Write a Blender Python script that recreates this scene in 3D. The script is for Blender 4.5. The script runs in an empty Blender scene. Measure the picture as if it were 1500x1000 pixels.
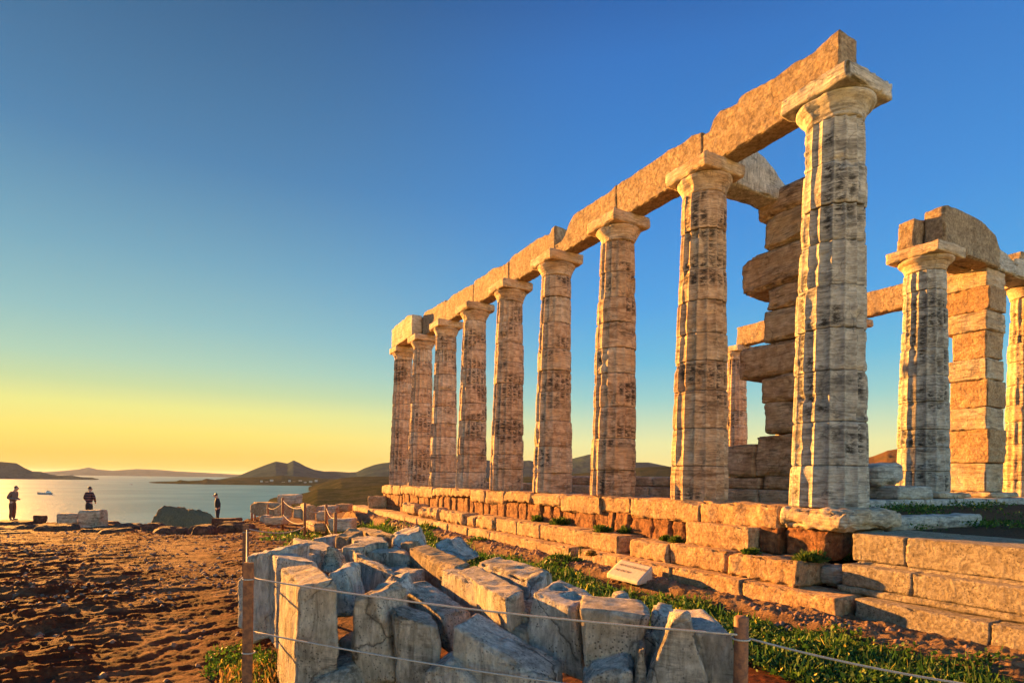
import bpy, bmesh, math, random
import numpy as np
from mathutils import Vector, Matrix
S = bpy.context.scene
COL = S.collection
R = math.radians

# ------------------------------------------------------------------ camera
FPX, ROLL, CY, EYE = 867.8, 0.0123, 700.4, 0.3605
cd = bpy.data.cameras.new("camera"); cam = bpy.data.objects.new("camera", cd); COL.objects.link(cam)
cd.sensor_width = 36; cd.lens = 36 * FPX / 1500
cd.shift_y = (CY - 500) / 1500; cd.clip_start = 0.05; cd.clip_end = 120000
c_, s_ = math.cos(ROLL), math.sin(ROLL)
cam.matrix_world = Matrix(((c_, -s_, 0, 0), (0, 0, -1, 0), (s_, c_, 0, EYE), (0, 0, 0, 1)))
S.camera = cam
S.render.resolution_x, S.render.resolution_y = 1024, 682

# ------------------------------------------------------------------ sky, sun, exposure
SUN_AZ, SUN_EL = -47.0, 8.7            # degrees from +Y towards +X, and up
w = bpy.data.worlds.new("World"); S.world = w; w.use_nodes = True
nt = w.node_tree; bg = nt.nodes["Background"]
sky = nt.nodes.new("ShaderNodeTexSky"); sky.sky_type = 'NISHITA'; sky.sun_disc = False
sky.sun_elevation = R(SUN_EL); sky.sun_rotation = R(SUN_AZ)
sky.altitude = 60; sky.air_density = 1.6; sky.dust_density = 1.2; sky.ozone_density = 2.6
EXPO = 2.65
def lin(c): return tuple(((x / 255) / 12.92 if x / 255 <= .04045 else ((x / 255 + .055) / 1.055) ** 2.4) for x in c) + (1,)
def math_node(op, a, b=None):
    n = nt.nodes.new("ShaderNodeMath"); n.operation = op
    for i, v in enumerate((a, b)):
        if v is None: continue
        if isinstance(v, (int, float)): n.inputs[i].default_value = v
        else: nt.links.new(v, n.inputs[i])
    return n.outputs[0]
def sky_ramp(fac, stops):
    r = nt.nodes.new("ShaderNodeValToRGB"); e = r.color_ramp.elements
    while len(e) < len(stops): e.new(.5)
    for q, (d, c) in zip(e, stops): q.position = math.sin(math.radians(d * (.84 if d < 35 else 1))) ** .5; q.color = lin(c)
    nt.links.new(fac, r.inputs[0]); return r.outputs[0]
def sky_mix(f, a, b):
    n = nt.nodes.new("ShaderNodeMix"); n.data_type = 'RGBA'
    for i, v in ((0, f), (6, a), (7, b)):
        if v is None: continue
        if isinstance(v, (int, float)): n.inputs[i].default_value = v
        else: nt.links.new(v, n.inputs[i])
    return n.outputs[2]
tc = nt.nodes.new("ShaderNodeTexCoord"); sx = nt.nodes.new("ShaderNodeSeparateXYZ"); nt.links.new(tc.outputs['Generated'], sx.inputs[0])
up = math_node('POWER', math_node('MAXIMUM', sx.outputs[2], 0.0), .5)
hl = math_node('SQRT', math_node('ADD', math_node('MULTIPLY', sx.outputs[0], sx.outputs[0]), math_node('MULTIPLY', sx.outputs[1], sx.outputs[1])))
dt = math_node('DIVIDE', math_node('ADD', math_node('MULTIPLY', sx.outputs[0], math.sin(R(SUN_AZ))), math_node('MULTIPLY', sx.outputs[1], math.cos(R(SUN_AZ)))), math_node('MAXIMUM', hl, 1e-4))
toward = nt.nodes.new("ShaderNodeMapRange"); toward.inputs[1].default_value = .52; toward.inputs[2].default_value = 1.0; toward.interpolation_type = 'SMOOTHSTEP'
nt.links.new(dt, toward.inputs[0])
near = sky_ramp(up, [(0, (250, 190, 92)), (2, (255, 208, 96)), (4.2, (255, 230, 116)), (6.6, (240, 236, 142)), (8.6, (206, 222, 164)), (11, (180, 212, 186)), (15, (150, 194, 196)), (21, (120, 170, 192)), (30, (82, 134, 176)), (40, (46, 90, 134)), (90, (30, 62, 112))])
away = sky_ramp(up, [(0, (246, 212, 132)), (2, (245, 226, 148)), (4.2, (236, 234, 168)), (6.5, (202, 224, 188)), (9, (158, 210, 206)), (13, (112, 190, 222)), (19, (84, 166, 228)), (27, (68, 146, 220)), (35, (50, 118, 196)), (42, (36, 88, 158)), (90, (36, 78, 138))])
grad = sky_mix(toward.outputs[0], away, near)
scl = nt.nodes.new("ShaderNodeVectorMath"); scl.operation = 'SCALE'; nt.links.new(grad, scl.inputs[0]); scl.inputs['Scale'].default_value = 1 / (.15 * 2 ** EXPO)
back = nt.nodes.new("ShaderNodeMapRange"); back.inputs[1].default_value = -.1; back.inputs[2].default_value = -.8; back.inputs[3].default_value = 1; back.inputs[4].default_value = 3.3  # sky opposite the sun brightened beyond its ramp as added shadow fill
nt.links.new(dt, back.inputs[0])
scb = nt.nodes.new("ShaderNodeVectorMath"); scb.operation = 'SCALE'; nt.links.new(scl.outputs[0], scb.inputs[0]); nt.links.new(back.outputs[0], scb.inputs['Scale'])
sat = nt.nodes.new("ShaderNodeVectorMath"); sat.operation = 'MINIMUM'; nt.links.new(sky.outputs[0], sat.inputs[0]); sat.inputs[1].default_value = (.6, .6, .6)
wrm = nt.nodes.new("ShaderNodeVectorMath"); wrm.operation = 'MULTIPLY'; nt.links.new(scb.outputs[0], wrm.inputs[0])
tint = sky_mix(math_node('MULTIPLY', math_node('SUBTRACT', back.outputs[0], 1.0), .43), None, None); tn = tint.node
tn.inputs[6].default_value = (1, 1, 1, 1); tn.inputs[7].default_value = (1.3, 1.0, .74, 1); nt.links.new(tint, wrm.inputs[1])  # warms the added fill from behind, like bounced light
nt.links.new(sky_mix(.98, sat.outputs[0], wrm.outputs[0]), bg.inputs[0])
bg.inputs[1].default_value = 0.15
sd = bpy.data.lights.new("sun", 'SUN'); sd.energy = 5.0; sd.angle = R(0.6); sd.color = (1.0, 0.43, 0.085)
sun = bpy.data.objects.new("sun", sd); COL.objects.link(sun)
az, el = R(SUN_AZ), R(SUN_EL)
sdir = Vector((math.sin(az) * math.cos(el), math.cos(az) * math.cos(el), math.sin(el)))
sun.rotation_euler = sdir.to_track_quat('Z', 'Y').to_euler(); sun.location = (-30, 20, 30)
vs = S.view_settings; vs.view_transform = 'Standard'; vs.look = 'None'; vs.gamma = 1; vs.use_curve_mapping = False
vs.exposure = EXPO

# ------------------------------------------------------------------ measuring helpers
def W(px, py, Y):
    u, v = px - 750, py - CY
    X = u * c_ + v * s_; V = -u * s_ + v * c_
    return np.array([X * Y / FPX, Y, EYE - V * Y / FPX])
AX0 = np.array([4.635, 8.688]); DV = np.array([-0.4758, 0.8795]); NV = np.array([0.8795, 0.4758])
def TK(k, t, z=0.0):                    # k runs along the long colonnade, t across the temple
    p = AX0 + DV * k + NV * t
    return np.array([p[0], p[1], z])

def _h(ix, iy, iz, seed):
    n = (ix.astype(np.int64) * 374761393 + iy.astype(np.int64) * 668265263 + iz.astype(np.int64) * 1274126177 + seed * 144664871) & 0xffffffff
    n = ((n ^ (n >> 13)) * 1274126177) & 0xffffffff
    n = ((n ^ (n >> 16)) * 2246822519) & 0xffffffff
    return ((n ^ (n >> 15)) & 0xffffff) / 16777215.0
def vnoise(P, seed=0):
    i = np.floor(P); f = P - i; f = f * f * (3 - 2 * f); i = i.astype(np.int64)
    out = 0
    for a in (0, 1):
        for b in (0, 1):
            for c in (0, 1):
                wgt = (f[:, 0] if a else 1 - f[:, 0]) * (f[:, 1] if b else 1 - f[:, 1]) * (f[:, 2] if c else 1 - f[:, 2])
                out = out + wgt * _h(i[:, 0] + a, i[:, 1] + b, i[:, 2] + c, seed)
    return out * 2 - 1
def fbm(P, seed=0, oct=4, gain=.5):
    a, s, o = 1.0, 0.0, 0
    Q = P.copy()
    for k in range(oct):
        o = o + a * vnoise(Q, seed + k * 17); s += a; a *= gain; Q = Q * 2.03 + 3.7
    return o / s
def ridged(P, seed=0, oct=4, gain=.5):
    a, s, o = 1.0, 0.0, 0
    Q = P.copy()
    for k in range(oct):
        o = o + a * (1 - np.abs(vnoise(Q, seed + k * 17)) * 2); s += a; a *= gain; Q = Q * 2.03 + 3.7
    return o / s

# ------------------------------------------------------------------ object helpers
def tag(o, label=None, cat=None, group=None, kind=None):
    if label: o['label'] = label
    if cat: o['category'] = cat
    if group: o['group'] = group
    if kind: o['kind'] = kind
    return o
def mk(name, V, F, mat, parent=None, origin=None, smooth=True):
    V = np.asarray(V, float)
    if origin is None: origin = np.array([V[:, 0].mean(), V[:, 1].mean(), V[:, 2].min()])
    origin = np.asarray(origin, float)
    V = V - origin
    me = bpy.data.meshes.new(name)
    if isinstance(F, np.ndarray):
        n, m = F.shape
        me.vertices.add(len(V)); me.vertices.foreach_set('co', V.astype(np.float32).ravel())
        me.loops.add(n * m); me.loops.foreach_set('vertex_index', F.astype(np.int32).ravel())
        me.polygons.add(n); me.polygons.foreach_set('loop_start', np.arange(0, n * m, m, dtype=np.int32))
        me.update(calc_edges=True)
    else:
        me.from_pydata(V.tolist(), [], F)
    if smooth: me.polygons.foreach_set('use_smooth', np.ones(len(me.polygons), bool))
    me.update()
    if mat: me.materials.append(mat)
    o = bpy.data.objects.new(name, me); COL.objects.link(o)
    if parent is not None:
        o.parent = parent; o.location = Vector(origin) - world_loc(parent)
    else: o.location = origin
    return o
def world_loc(o):
    v = Vector(o.location)
    while o.parent is not None: o = o.parent; v = v + o.location
    return v
def thing(name, loc, label, cat, group=None):
    o = bpy.data.objects.new(name, None); o.empty_display_size = .2; COL.objects.link(o); o.location = Vector(loc)
    return tag(o, label, cat, group)

def cube_grid(n):
    ax = []
    for m in n:
        t = np.linspace(-1, 1, m + 1); ax.append(.55 * t + .45 * np.sin(t * math.pi / 2))
    Vs, Fs, off = [], [], 0
    for a in range(3):
        b, c = (a + 1) % 3, (a + 2) % 3
        for s in (-1, 1):
            B, C = np.meshgrid(ax[b], ax[c], indexing='ij')
            P = np.zeros(B.shape + (3,)); P[..., a] = s; P[..., b] = B; P[..., c] = C
            nb, nc = B.shape
            idx = np.arange(nb * nc).reshape(nb, nc) + off
            q = np.stack([idx[:-1, :-1], idx[1:, :-1], idx[1:, 1:], idx[:-1, 1:]], -1).reshape(-1, 4)
            if s < 0: q = q[:, ::-1]
            Vs.append(P.reshape(-1, 3)); Fs.append(q); off += nb * nc
    V = np.concatenate(Vs); F = np.concatenate(Fs)
    key = np.round(V * 1e5).astype(np.int64)
    _, first, inv = np.unique(key, axis=0, return_index=True, return_inverse=True)
    return V[first], inv.reshape(-1)[F]
def vnormals(V, F):
    a, b, c, d = V[F[:, 0]], V[F[:, 1]], V[F[:, 2]], V[F[:, 3]]
    fn = np.cross(c - a, d - b)
    N = np.zeros_like(V)
    for j in range(4): np.add.at(N, F[:, j], fn)
    L = np.linalg.norm(N, axis=1, keepdims=True); L[L == 0] = 1
    return N / L
def rough_box(c8, res=.06, rnd=.03, amp=.01, freq=5, chip=.03, lump=0.0, seed=0, top=None, dimples=(), maxn=40, strata=0, cuts=0, cutd=.45):
    """rounded, chipped, noise-weathered block through eight corners: front TL,TR,BR,BL then back TL,TR,BR,BL"""
    c = [np.asarray(p, float) for p in c8]
    dx = np.mean([np.linalg.norm(c[1] - c[0]), np.linalg.norm(c[2] - c[3]), np.linalg.norm(c[5] - c[4])])
    dz = np.mean([np.linalg.norm(c[0] - c[3]), np.linalg.norm(c[1] - c[2]), np.linalg.norm(c[4] - c[7])])
    dy = np.mean([np.linalg.norm(c[4] - c[0]), np.linalg.norm(c[5] - c[1]), np.linalg.norm(c[6] - c[2])])
    dims = np.array([dx, dy, dz])
    n = [int(min(maxn, max(4, round(d / res)))) for d in dims]
    P, F = cube_grid(n)
    h = dims / 2; r = min(rnd, h.min() * .9)
    p = P * h; q = np.clip(p, -(h - r), h - r); d = p - q; L = np.linalg.norm(d, axis=1)
    edge = (np.sum(np.abs(d) > r * .25, axis=1) > 1).astype(float)
    p = np.where(L[:, None] > 1e-9, q + d * (r / np.maximum(L, 1e-9))[:, None], p)
    if cuts:
        rc = np.random.RandomState(seed + 7)
        for _ in range(cuts):
            sg = np.sign(rc.normal(size=3)); sg[2] = 1 if rc.rand() < .75 else -1
            wt = rc.uniform(.15, 1, 3); wt[rc.randint(3)] *= rc.uniform(0, .5)
            nn = sg * wt / np.maximum(h, h.min() * .7); nn /= np.linalg.norm(nn)
            ext = np.sum(np.abs(nn) * h); off = ext - h.min() * rc.uniform(.06, cutd)
            ov = np.maximum(p @ nn - off, 0); p = p - ov[:, None] * nn
    U = p / h
    a, b, e = (U[:, 0:1] + 1) / 2, (U[:, 1:2] + 1) / 2, (U[:, 2:3] + 1) / 2
    TL, TR, BR, BL, tl, tr, br, bl = c
    V = (1 - b) * (e * ((1 - a) * TL + a * TR) + (1 - e) * ((1 - a) * BL + a * BR)) + b * (e * ((1 - a) * tl + a * tr) + (1 - e) * ((1 - a) * bl + a * br))
    if top is not None:                 # top(u along x 0..1) gives an extra height
        V[:, 2] += (e[:, 0] ** 2) * top(a[:, 0], b[:, 0])
    N = vnormals(V, F)
    disp = amp * fbm(V * freq, seed, 4) + lump * fbm(V * 1.3 / max(dims.min(), .2), seed + 5, 2)
    disp -= chip * edge * np.clip(fbm(V * freq * 1.6, seed + 9, 4, .6) + .05, 0, 1) * 2.2
    if strata: disp += strata * vnoise(np.stack([V[:, 0] * .8, V[:, 1] * .8, V[:, 2] * 22], 1), seed + 31)
    V = V + N * disp[:, None]
    for (ua, ub, ra, rb, dep) in dimples:
        m = np.clip(1 - ((a[:, 0] - ua) / ra) ** 2 - ((b[:, 0] - ub) / rb) ** 2, 0, 1) * (e[:, 0] > .97)
        V[:, 2] -= dep * np.sqrt(m)
    return V, F
def box_corners(k0, k1, t0, t1, z0, z1):
    # seen from the south-east: front = t0 side; left = larger k
    return [TK(k1, t0, z1), TK(k0, t0, z1), TK(k0, t0, z0), TK(k1, t0, z0), TK(k1, t1, z1), TK(k0, t1, z1), TK(k0, t1, z0), TK(k1, t1, z0)]
def block(name, c8, mat, parent=None, seed=0, **kw):
    V, F = rough_box(c8, seed=seed, **kw)
    return mk(name, V, F, mat, parent)
def tube_mesh(pts, rad, seg=8, closed_caps=True):
    pts = [Vector(p) for p in pts]; n = len(pts)
    if not hasattr(rad, '__len__'): rad = [rad] * n
    V, F = [], []
    for i, p in enumerate(pts):
        tn = (pts[min(i + 1, n - 1)] - pts[max(i - 1, 0)]).normalized()
        ref = Vector((0, 0, 1)) if abs(tn.z) < .9 else Vector((1, 0, 0))
        u = tn.cross(ref).normalized(); v = tn.cross(u)
        for j in range(seg):
            a = 2 * math.pi * j / seg; V.append(tuple(p + (u * math.cos(a) + v * math.sin(a)) * rad[i]))
    for i in range(n - 1):
        for j in range(seg):
            F.append((i * seg + j, i * seg + (j + 1) % seg, (i + 1) * seg + (j + 1) % seg, (i + 1) * seg + j))
    if closed_caps: F.append(tuple(range(seg))[::-1]); F.append(tuple(range((n - 1) * seg, n * seg)))
    return V, F

# ------------------------------------------------------------------ materials
def newmat(name):
    m = bpy.data.materials.new(name); m.use_nodes = True
    t = m.node_tree; b = t.nodes['Principled BSDF']
    return m, t, b
def N_(t, typ, **kw):
    n = t.nodes.new(typ)
    for k, v in kw.items():
        if k in n.inputs.keys(): n.inputs[k].default_value = v
        else: setattr(n, k, v)
    return n
def noise(t, vec, scale, detail=6, rough=.6, dist=0, sc3=None):
    if sc3:
        mp = N_(t, 'ShaderNodeMapping'); mp.inputs['Scale'].default_value = sc3; t.links.new(vec, mp.inputs['Vector']); vec = mp.outputs[0]
    n = N_(t, 'ShaderNodeTexNoise', Scale=scale, Detail=detail, Roughness=rough, Distortion=dist)
    t.links.new(vec, n.inputs['Vector']); return n.outputs['Fac']
def ramp(t, fac, lo, hi, c0=(0, 0, 0, 1), c1=(1, 1, 1, 1)):
    r = N_(t, 'ShaderNodeValToRGB'); r.color_ramp.elements[0].position = lo; r.color_ramp.elements[1].position = hi
    r.color_ramp.elements[0].color = c0; r.color_ramp.elements[1].color = c1
    t.links.new(fac, r.inputs[0]); return r.outputs[0]
def mix(t, fac, a, b, blend='MIX'):
    m = N_(t, 'ShaderNodeMix', data_type='RGBA', blend_type=blend)
    for sock, v in ((m.inputs[0], fac), (m.inputs[6], a), (m.inputs[7], b)):
        if isinstance(v, (float, int)): sock.default_value = v
        elif isinstance(v, tuple): sock.default_value = v if len(v) == 4 else v + (1,)
        else: t.links.new(v, sock)
    return m.outputs[2]
def bump(t, b, hs):
    prev = None
    for h, dist, st in hs:
        n = N_(t, 'ShaderNodeBump', Strength=st, Distance=dist); t.links.new(h, n.inputs['Height'])
        if prev: t.links.new(prev, n.inputs['Normal'])
        prev = n.outputs[0]
    t.links.new(prev, b.inputs['Normal'])
def stone(name, c1, c2, dark, bands=.35, stain=.4, pits=.5, bsc=1.0, grain=22, warm=None, sdark=(.03, .025, .02), crack=1.6, ckamt=.8, bv=(1.2, 1.2, 13), mot=1.0, mfs=None, pv=0):
    m, t, b = newmat(name)
    g = N_(t, 'ShaderNodeNewGeometry').outputs['Position']
    big = noise(t, g, 1.3, 5, .6); mid = noise(t, g, 7, 8, .65, .4)
    col = mix(t, ramp(t, mid, .43, .57), c1 + (1,), c2 + (1,))
    mf = noise(t, g, grain * .9 if mfs is None else 1.0, 8, .7, .3, mfs)
    if warm: col = mix(t, ramp(t, big, .42, .62), col, warm + (1,))
    st = noise(t, g, 1.0, 7, .62, .9, bv)
    col = mix(t, mix(t, 1.0, ramp(t, st, .52, .66), (bands, bands, bands), 'MULTIPLY'), col, dark + (1,))
    p1 = noise(t, g, 2.1, 4, .6); p2 = noise(t, g, 1.0, 6, .7, .3, (5, 5, 30))
    msk = mix(t, 1.0, ramp(t, p1, .5, .6), ramp(t, p2, .46, .58), 'MULTIPLY')
    col = mix(t, mix(t, 1.0, msk, (stain, stain, stain), 'MULTIPLY'), col, sdark + (1,))
    fine = noise(t, g, grain * 2.2, 5, .75)
    col = mix(t, mix(t, 1.0, ramp(t, fine, .58, .72), (pits, pits, pits), 'MULTIPLY'), col, tuple(x * .35 for x in dark) + (1,))
    wob = N_(t, 'ShaderNodeTexNoise', Scale=2.6, Detail=5.0); t.links.new(g, wob.inputs['Vector'])
    wv = N_(t, 'ShaderNodeVectorMath', operation='SCALE'); t.links.new(wob.outputs['Color'], wv.inputs[0]); wv.inputs['Scale'].default_value = .55
    wa = N_(t, 'ShaderNodeVectorMath', operation='ADD'); t.links.new(g, wa.inputs[0]); t.links.new(wv.outputs[0], wa.inputs[1])
    vo = N_(t, 'ShaderNodeTexVoronoi', Scale=crack); vo.feature = 'DISTANCE_TO_EDGE'; t.links.new(wa.outputs[0], vo.inputs['Vector'])
    ck = mix(t, 1.0, ramp(t, vo.outputs['Distance'], .0, .022, (1, 1, 1, 1), (0, 0, 0, 1)), ramp(t, noise(t, g, 1.7, 3, .6), .48, .56), 'MULTIPLY')
    col = mix(t, mix(t, 1.0, ck, (ckamt,) * 3, 'MULTIPLY'), col, tuple(x * .3 for x in dark) + (1,))
    # dirt that collects in the flutes of the shafts
    at = N_(t, 'ShaderNodeAttribute', attribute_name='groove')
    sg = N_(t, 'ShaderNodeSeparateColor'); t.links.new(at.outputs['Color'], sg.inputs[0])
    gm = mix(t, 1.0, sg.outputs[0], ramp(t, noise(t, g, 1.0, 6, .72, .2, (7, 7, 20)), .44, .54), 'MULTIPLY')
    col = mix(t, mix(t, 1.0, gm, (.92, .92, .92), 'MULTIPLY'), col, sdark + (1,))
    col = mix(t, mix(t, 1.0, sg.outputs[1], (.8, .8, .8), 'MULTIPLY'), col, sdark + (1,))
    # mottling: pale lichen and worn spots
    col = mix(t, mix(t, 1.0, ramp(t, noise(t, g, 3.3, 8, .75, .5), .6, .66), (.45, .45, .45), 'MULTIPLY'), col, tuple(min(.8, x * 1.35) for x in c1) + (1,))
    col = mix(t, 1.0, col, ramp(t, mf, .38, .60, (1 - .44 * mot, 1 - .47 * mot, 1 - .5 * mot, 1), (1.1, 1.1, 1.1, 1)), 'MULTIPLY')
    t.links.new(col, b.inputs['Base Color']); b.inputs['Roughness'].default_value = .9
    if pv:
        pt = N_(t, 'ShaderNodeTexVoronoi', Scale=pv, Randomness=1.0); t.links.new(g, pt.inputs['Vector'])
        pm = mix(t, 1.0, ramp(t, pt.outputs['Distance'], .16, .34, (1, 1, 1, 1), (0, 0, 0, 1)), ramp(t, noise(t, g, 4.0, 5, .7), .46, .56), 'MULTIPLY')
        col = mix(t, mix(t, 1.0, pm, (.8, .8, .8), 'MULTIPLY'), col, tuple(x * .3 for x in dark) + (1,)); t.links.new(col, b.inputs['Base Color'])
    b.inputs['Specular IOR Level'].default_value = .25
    bump(t, b, [(st, .02 * bsc, .6), (mid, .035 * bsc, .8), (noise(t, g, grain, 10, .75), .03 * bsc, 1.0), (mf, .02 * bsc, .8), (ramp(t, vo.outputs['Distance'], 0, .03), .012, .6 * ckamt)])
    return m
M = {}
CK = dict(ckamt=.5, mot=.8, mfs=(5, 5, 42), bv=(1.0, 1.0, 9))
M['marble'] = stone('weathered_marble', (.66, .54, .38), (.50, .395, .265), (.22, .16, .10), .75, .5, .4, 1.0, 24, warm=(.54, .37, .21), **CK)
M['marble_grey'] = stone('grey_weathered_marble', (.58, .53, .43), (.42, .39, .325), (.16, .145, .12), .75, .5, .45, 1.0, 24, **CK)
M['marble_brown'] = stone('brown_stained_marble', (.62, .455, .29), (.46, .31, .18), (.18, .10, .05), .8, .6, .4, 1.0, 24, **CK)
M['beam'] = stone('pecked_marble_beam', (.58, .44, .27), (.44, .32, .19), (.18, .12, .07), .2, .3, .75, 3.0, 17, ckamt=.45)
M['pale'] = stone('pale_step_marble', (.60, .41, .22), (.45, .27, .125), (.26, .135, .055), .4, .2, .35, 1.0, 20, warm=(.40, .25, .125), ckamt=.45)
M['poros'] = stone('orange_poros_core', (.46, .21, .085), (.29, .12, .045), (.12, .05, .02), .3, .3, .6, 2.6, 13)
M['ashlar'] = stone('pitted_restored_ashlar', (.62, .51, .34), (.50, .40, .26), (.26, .19, .11), .2, .15, .95, 3.2, 22, ckamt=.12, pv=38)
M['heap'] = stone('blue_grey_marble_heap', (.86, .79, .66), (.70, .63, .51), (.22, .19, .14), .6, .45, .6, 2.6, 26, bv=(9, 9, 1.5), mfs=(24, 24, 7), pv=46, mot=.75)
M['heap_warm'] = stone('tan_marble_heap', (.80, .69, .52), (.62, .52, .37), (.20, .15, .10), .6, .45, .6, 2.6, 26, bv=(9, 9, 1.5), mfs=(24, 24, 7), pv=46, mot=.75)
M['rock'] = stone('red_brown_rock', (.22, .10, .05), (.13, .058, .03), (.045, .022, .014), .4, .4, .5, 2.5, 10)
M['islet'] = stone('dark_islet_rock', (.36, .22, .11), (.19, .125, .065), (.05, .04, .03), .3, .3, .3, 40, 1.1)

def plain(name, c, rough=.7, metal=0, c2=None, sc=20, bmp=.002):
    m, t, b = newmat(name)
    if c2:
        g = N_(t, 'ShaderNodeNewGeometry').outputs['Position']
        n = noise(t, g, sc, 6, .65)
        t.links.new(mix(t, ramp(t, n, .4, .62), c + (1,), c2 + (1,)), b.inputs['Base Color'])
        bump(t, b, [(n, bmp, .8)])
    else: b.inputs['Base Color'].default_value = c + (1,)
    b.inputs['Roughness'].default_value = rough; b.inputs['Metallic'].default_value = metal
    return m
M['rust'] = plain('rusty_iron', (.30, .11, .035), .75, 0, (.12, .045, .02), 30)
M['rope'] = plain('pale_rope', (.48, .42, .34), .9, 0, (.3, .25, .2), 200)
M['plaque'] = plain('pale_sign_stone', (.50, .41, .31), .8, 0, (.40, .32, .23), 25)
M['letters'] = plain('faded_letters', (.12, .085, .06), .9)
M['skin'] = plain('skin', (.42, .24, .15), .6)
M['hair'] = plain('dark_hair', (.02, .015, .012), .6)
M['jacket'] = plain('tan_jacket', (.17, .11, .075), .9, 0, (.13, .085, .055), 30)
M['brown_cloth'] = plain('brown_trousers', (.13, .05, .022), .9)
M['black_cloth'] = plain('black_clothes', (.02, .02, .022), .9)
M['shoe'] = plain('dark_shoes', (.02, .015, .012), .6)
M['hull'] = plain('boat_hull', (.22, .20, .17), .6)
M['white_paint'] = plain('boat_white', (.6, .58, .52), .6)
M['wall_white'] = plain('white_house_wall', (.42, .38, .32), .9)
M['roof'] = plain('flat_roof', (.35, .22, .15), .9)
M['stem'] = plain('plant_stem', (.10, .07, .03), .9)
def stripes():
    m, t, b = newmat('striped_sweater')
    g = N_(t, 'ShaderNodeNewGeometry').outputs['Position']
    wv = N_(t, 'ShaderNodeTexWave', Scale=2.4, Distortion=.4); wv.bands_direction = 'Z'; t.links.new(g, wv.inputs['Vector'])
    t.links.new(ramp(t, wv.outputs['Fac'], .62, .7, (.018, .014, .016, 1), (.16, .06, .05, 1)), b.inputs['Base Color']); b.inputs['Roughness'].default_value = .95
    return m
M['stripes'] = stripes()
def leaves(name, cols):
    m, t, b = newmat(name)
    g = N_(t, 'ShaderNodeNewGeometry')
    r = N_(t, 'ShaderNodeValToRGB'); r.color_ramp.interpolation = 'CONSTANT'
    el = r.color_ramp.elements
    while len(el) < len(cols): el.new(.5)
    for e_, (p, c) in zip(el, cols): e_.position = p; e_.color = c + (1,)
    t.links.new(g.outputs['Random Per Island'], r.inputs[0]); t.links.new(r.outputs[0], b.inputs['Base Color'])
    b.inputs['Roughness'].default_value = .6
    b.inputs['Specular IOR Level'].default_value = .3
    tr = N_(t, 'ShaderNodeBsdfTranslucent'); t.links.new(r.outputs[0], tr.inputs['Color'])
    mx = N_(t, 'ShaderNodeMixShader'); mx.inputs[0].default_value = .35
    t.links.new(b.outputs[0], mx.inputs[1]); t.links.new(tr.outputs[0], mx.inputs[2])
    t.links.new(mx.outputs[0], t.nodes['Material Output'].inputs['Surface'])
    return m
M['grass'] = leaves('green_ground_cover', [(0, (.028, .08, .01)), (.26, (.05, .125, .012)), (.5, (.09, .17, .016)), (.70, (.02, .05, .008)), (.9, (.17, .20, .025)), (.975, (.60, .46, .05))])
M['shrub'] = leaves('shrub_leaves', [(0, (.05, .10, .012)), (.3, (.08, .14, .02)), (.6, (.03, .07, .01)), (.85, (.14, .16, .03))])
M['dry'] = leaves('dry_grass', [(0, (.30, .17, .05)), (.3, (.22, .12, .035)), (.6, (.14, .15, .03)), (.85, (.42, .26, .08))])

def ground_mat():
    m, t, b = newmat('red_rocky_earth')
    gN = N_(t, 'ShaderNodeNewGeometry'); g = gN.outputs['Position']
    a = noise(t, g, .9, 6, .6, .3); mid = noise(t, g, 5, 8, .65, .5); fine = noise(t, g, 38, 8, .75)
    col = mix(t, ramp(t, mid, .36, .62), (.175, .047, .018, 1), (.08, .024, .011, 1))
    rocky = ramp(t, a, .46, .56)
    rc = mix(t, ramp(t, mid, .4, .6), (.27, .12, .055, 1), (.12, .047, .023, 1))
    col = mix(t, rocky, col, rc)
    vc = N_(t, 'ShaderNodeVertexColor', layer_name='zone')
    sp = N_(t, 'ShaderNodeSeparateColor'); t.links.new(vc.outputs[0], sp.inputs[0])
    soil = mix(t, ramp(t, fine, .4, .6), (.13, .085, .045, 1), (.07, .05, .028, 1))
    col = mix(t, sp.outputs[0], col, soil)
    led = mix(t, ramp(t, mid, .38, .62), (.36, .23, .12, 1), (.21, .12, .06, 1))
    col = mix(t, sp.outputs[1], col, led)
    col = mix(t, mix(t, 1.0, ramp(t, fine, .53, .62), (.8, .8, .8, 1), 'MULTIPLY'), col, (.05, .025, .015, 1))
    gn = noise(t, g, .6, 5, .7); 
    scrub = mix(t, ramp(t, noise(t, g, .25, 6, .7), .4, .6), (.07, .075, .025, 1), (.13, .10, .05, 1))
    col = mix(t, sp.outputs[2], col, scrub)
    t.links.new(col, b.inputs['Base Color']); b.inputs['Roughness'].default_value = .92
    b.inputs['Specular IOR Level'].default_value = .06
    col = col
    bump(t, b, [(mid, .07, .8), (noise(t, g, 14, 10, .75, .3), .05, 1.0), (fine, .03, 1.0)])
    return m
M['ground'] = ground_mat()
def hill_mat(name, a, b2, sc, bd=4):
    m, t, b = newmat(name); g = N_(t, 'ShaderNodeNewGeometry').outputs['Position']
    n = noise(t, g, sc, 10, .7); n2 = noise(t, g, sc * 9, 6, .7)
    c = mix(t, ramp(t, n, .42, .6), a + (1,), b2 + (1,)); c = mix(t, mix(t, 1.0, ramp(t, n2, .5, .62), (.6, .6, .6, 1), 'MULTIPLY'), c, tuple(x * .4 for x in a) + (1,))
    t.links.new(c, b.inputs['Base Color']); b.inputs['Roughness'].default_value = 1; b.inputs['Specular IOR Level'].default_value = 0
    bump(t, b, [(n2, bd, .8)])
    return m
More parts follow.
